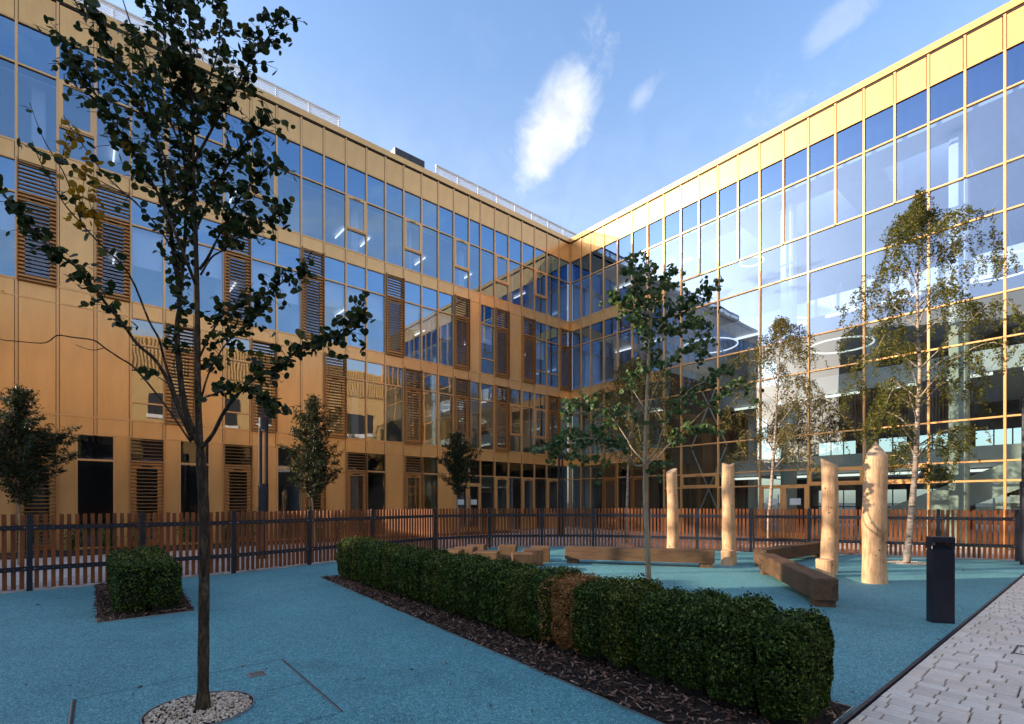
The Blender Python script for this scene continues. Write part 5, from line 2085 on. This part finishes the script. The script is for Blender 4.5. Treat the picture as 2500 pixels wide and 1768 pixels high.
spots = [(21.9, .9, .95, 'leafy green plant at the far left foot of the wall'), (21.0, 1.3, .8, 'bright green plant left of the dark ground floor window'), (19.4, 1.0, .9, 'rounded green plant below the left louvre'),
         (18.3, 1.2, 1.0, 'yellowish green plant just behind the small hedge'), (17.1, .9, .85, 'green plant under the window behind the big trunk'), (16.3, 1.2, 1.25, 'tall bright plant right of the big trunk'),
         (15.2, .8, .75, 'low plant by the twin tube lamp post'), (13.6, 1.1, 1.0, 'green plant at the foot of the conical evergreen'), (12.4, .9, .9, 'light green plant between two louvres'),
         (11.2, 1.2, 1.05, 'lime green plant seen over the hedge tip'), (9.9, .9, .95, 'plant left of the signed double doors'), (20.2, .7, .7, 'low dark plant close to the wall panel'), (14.4, 1.3, .6, 'short plant on the bed edge')]
for a, b, h, lab in spots:
    plant(a, b, h, 330, lab)

# unseen trees added at the left to break up the sunlight coming through
for k, (x, y, h) in enumerate(((-13.2, 7.7, 9.4), (-13.5, 10.9, 9.8), (-12.4, 9.2, 10.0))):
    t = Tree('birch_tree', (x, y, 0), ('leafy tree added in the left gap to filter sunlight, nearer one, outside the picture', 'leafy tree added in the left gap to filter sunlight, farthest one, outside the picture', 'leafy tree added in the left gap to filter sunlight, middle one, outside the picture')[k], 'tree')
    pa = t.limb([Vector((x, y, 0)), Vector((x + .1, y, h * .5)), Vector((x, y + .1, h))], .09, .01, 8)
    for i in range(30):
        f = i / 30
        zb = (5.3, 5.3, 6.0)[k]
        c = Vector((x, y, zb + (h - zb) * f))
        an = i * 2.4
        ln = (1.7 - 1.1 * f) * rnd.uniform(.6, 1.1)
        e = c + Vector((math.cos(an) * ln, math.sin(an) * ln, ln * .45))
        lp = t.limb([c, (c + e) / 2 + Vector((0, 0, .1)), e], .012, .003, 4)
        t.leafy(lp, .3, 1, .06, .3, 5, .055)
    t.finish(LEAF_B, 'leaf_birch', 'bark_birch')

# ------------------------------------------------------------------ fallen leaves
fl = bpy.data.meshes.new('fallen_leaf')
LV = [(1.0, 0, .1), (0.2, .5, .28), (-.8, .35, .1), (-1.1, 0, .05), (-.8, -.35, .2), (.2, -.5, .1)]
LF = [(0, 1, 5), (1, 2, 4, 5), (2, 3, 4)]
fl.from_pydata(LV, [], LF)
fl.materials.append(MATS['fallen_leaf'])
fl.update()
lr = random.Random(5)
for px, py, s, lab in ((342, 1682, .026, 'curled brown leaf on the blue surface just left of the near trunk'), (593, 1631, .022, 'small greenish fallen leaf above the drain grate'),
                       (1005, 1638, .024, 'dark curled leaf on the open blue surface right of the access frame'), (92, 1479, .03, 'dark leaf on the blue surface near the left fence post'),
                       (806, 1600, .018, 'tiny leaf right of the corner of the access frame'), (2290, 1564, .024, 'pale leaf speck in front of the bollard'), (1812, 1436, .03, 'leaf lying left of the nearest dark beam'),
                       (2144, 1494, .02, 'leaf on the blue surface right of the near beam end'), (2352, 1394, .045, 'dark leaf behind the bollard near the fence'), (1137, 1578, .02, 'leaf beside the edge of the long mulch bed')):
    w = G(px, py)
    o = bpy.data.objects.new('fallen_leaf', fl)
    COL.objects.link(o)
    o.location = (w.x, w.y, 0.013)
    o.scale = (s, s, s)
    o.rotation_euler = (lr.uniform(-.3, .3), lr.uniform(-.3, .3), lr.uniform(0, 6.28))
    tag(o, lab, 'leaf', 'larger fallen leaves on the play surface')
fp = []
tries = 0
while len(fp) < 170 and tries < 4000:
    tries += 1
    px = lr.uniform(20, 2420)
    py = lr.choice((lr.uniform(1400, 1750), lr.uniform(1372, 1480)))
    w = G(px, py)
    if behind_fence(w.x, w.y) > -0.15 or (w - ED0).dot(EDN) > -0.05:
        continue
    rh = w - h0
    if -0.1 < rh.dot(hn) < 1.05 and -0.2 < rh.dot(hd) < 8.3:
        continue
    fp.append((w.x, w.y, 0.012))
n = len(fp)
lt = scatter_mesh('leaf_litter', LV, LF, fp, rand_rots(n, .25, np.repeat(np.array([[0, 0, 1.0]]), n, 0)), .006 + .011 * nr.random(n), 'leaf_flecks')
lt['kind'] = 'stuff'
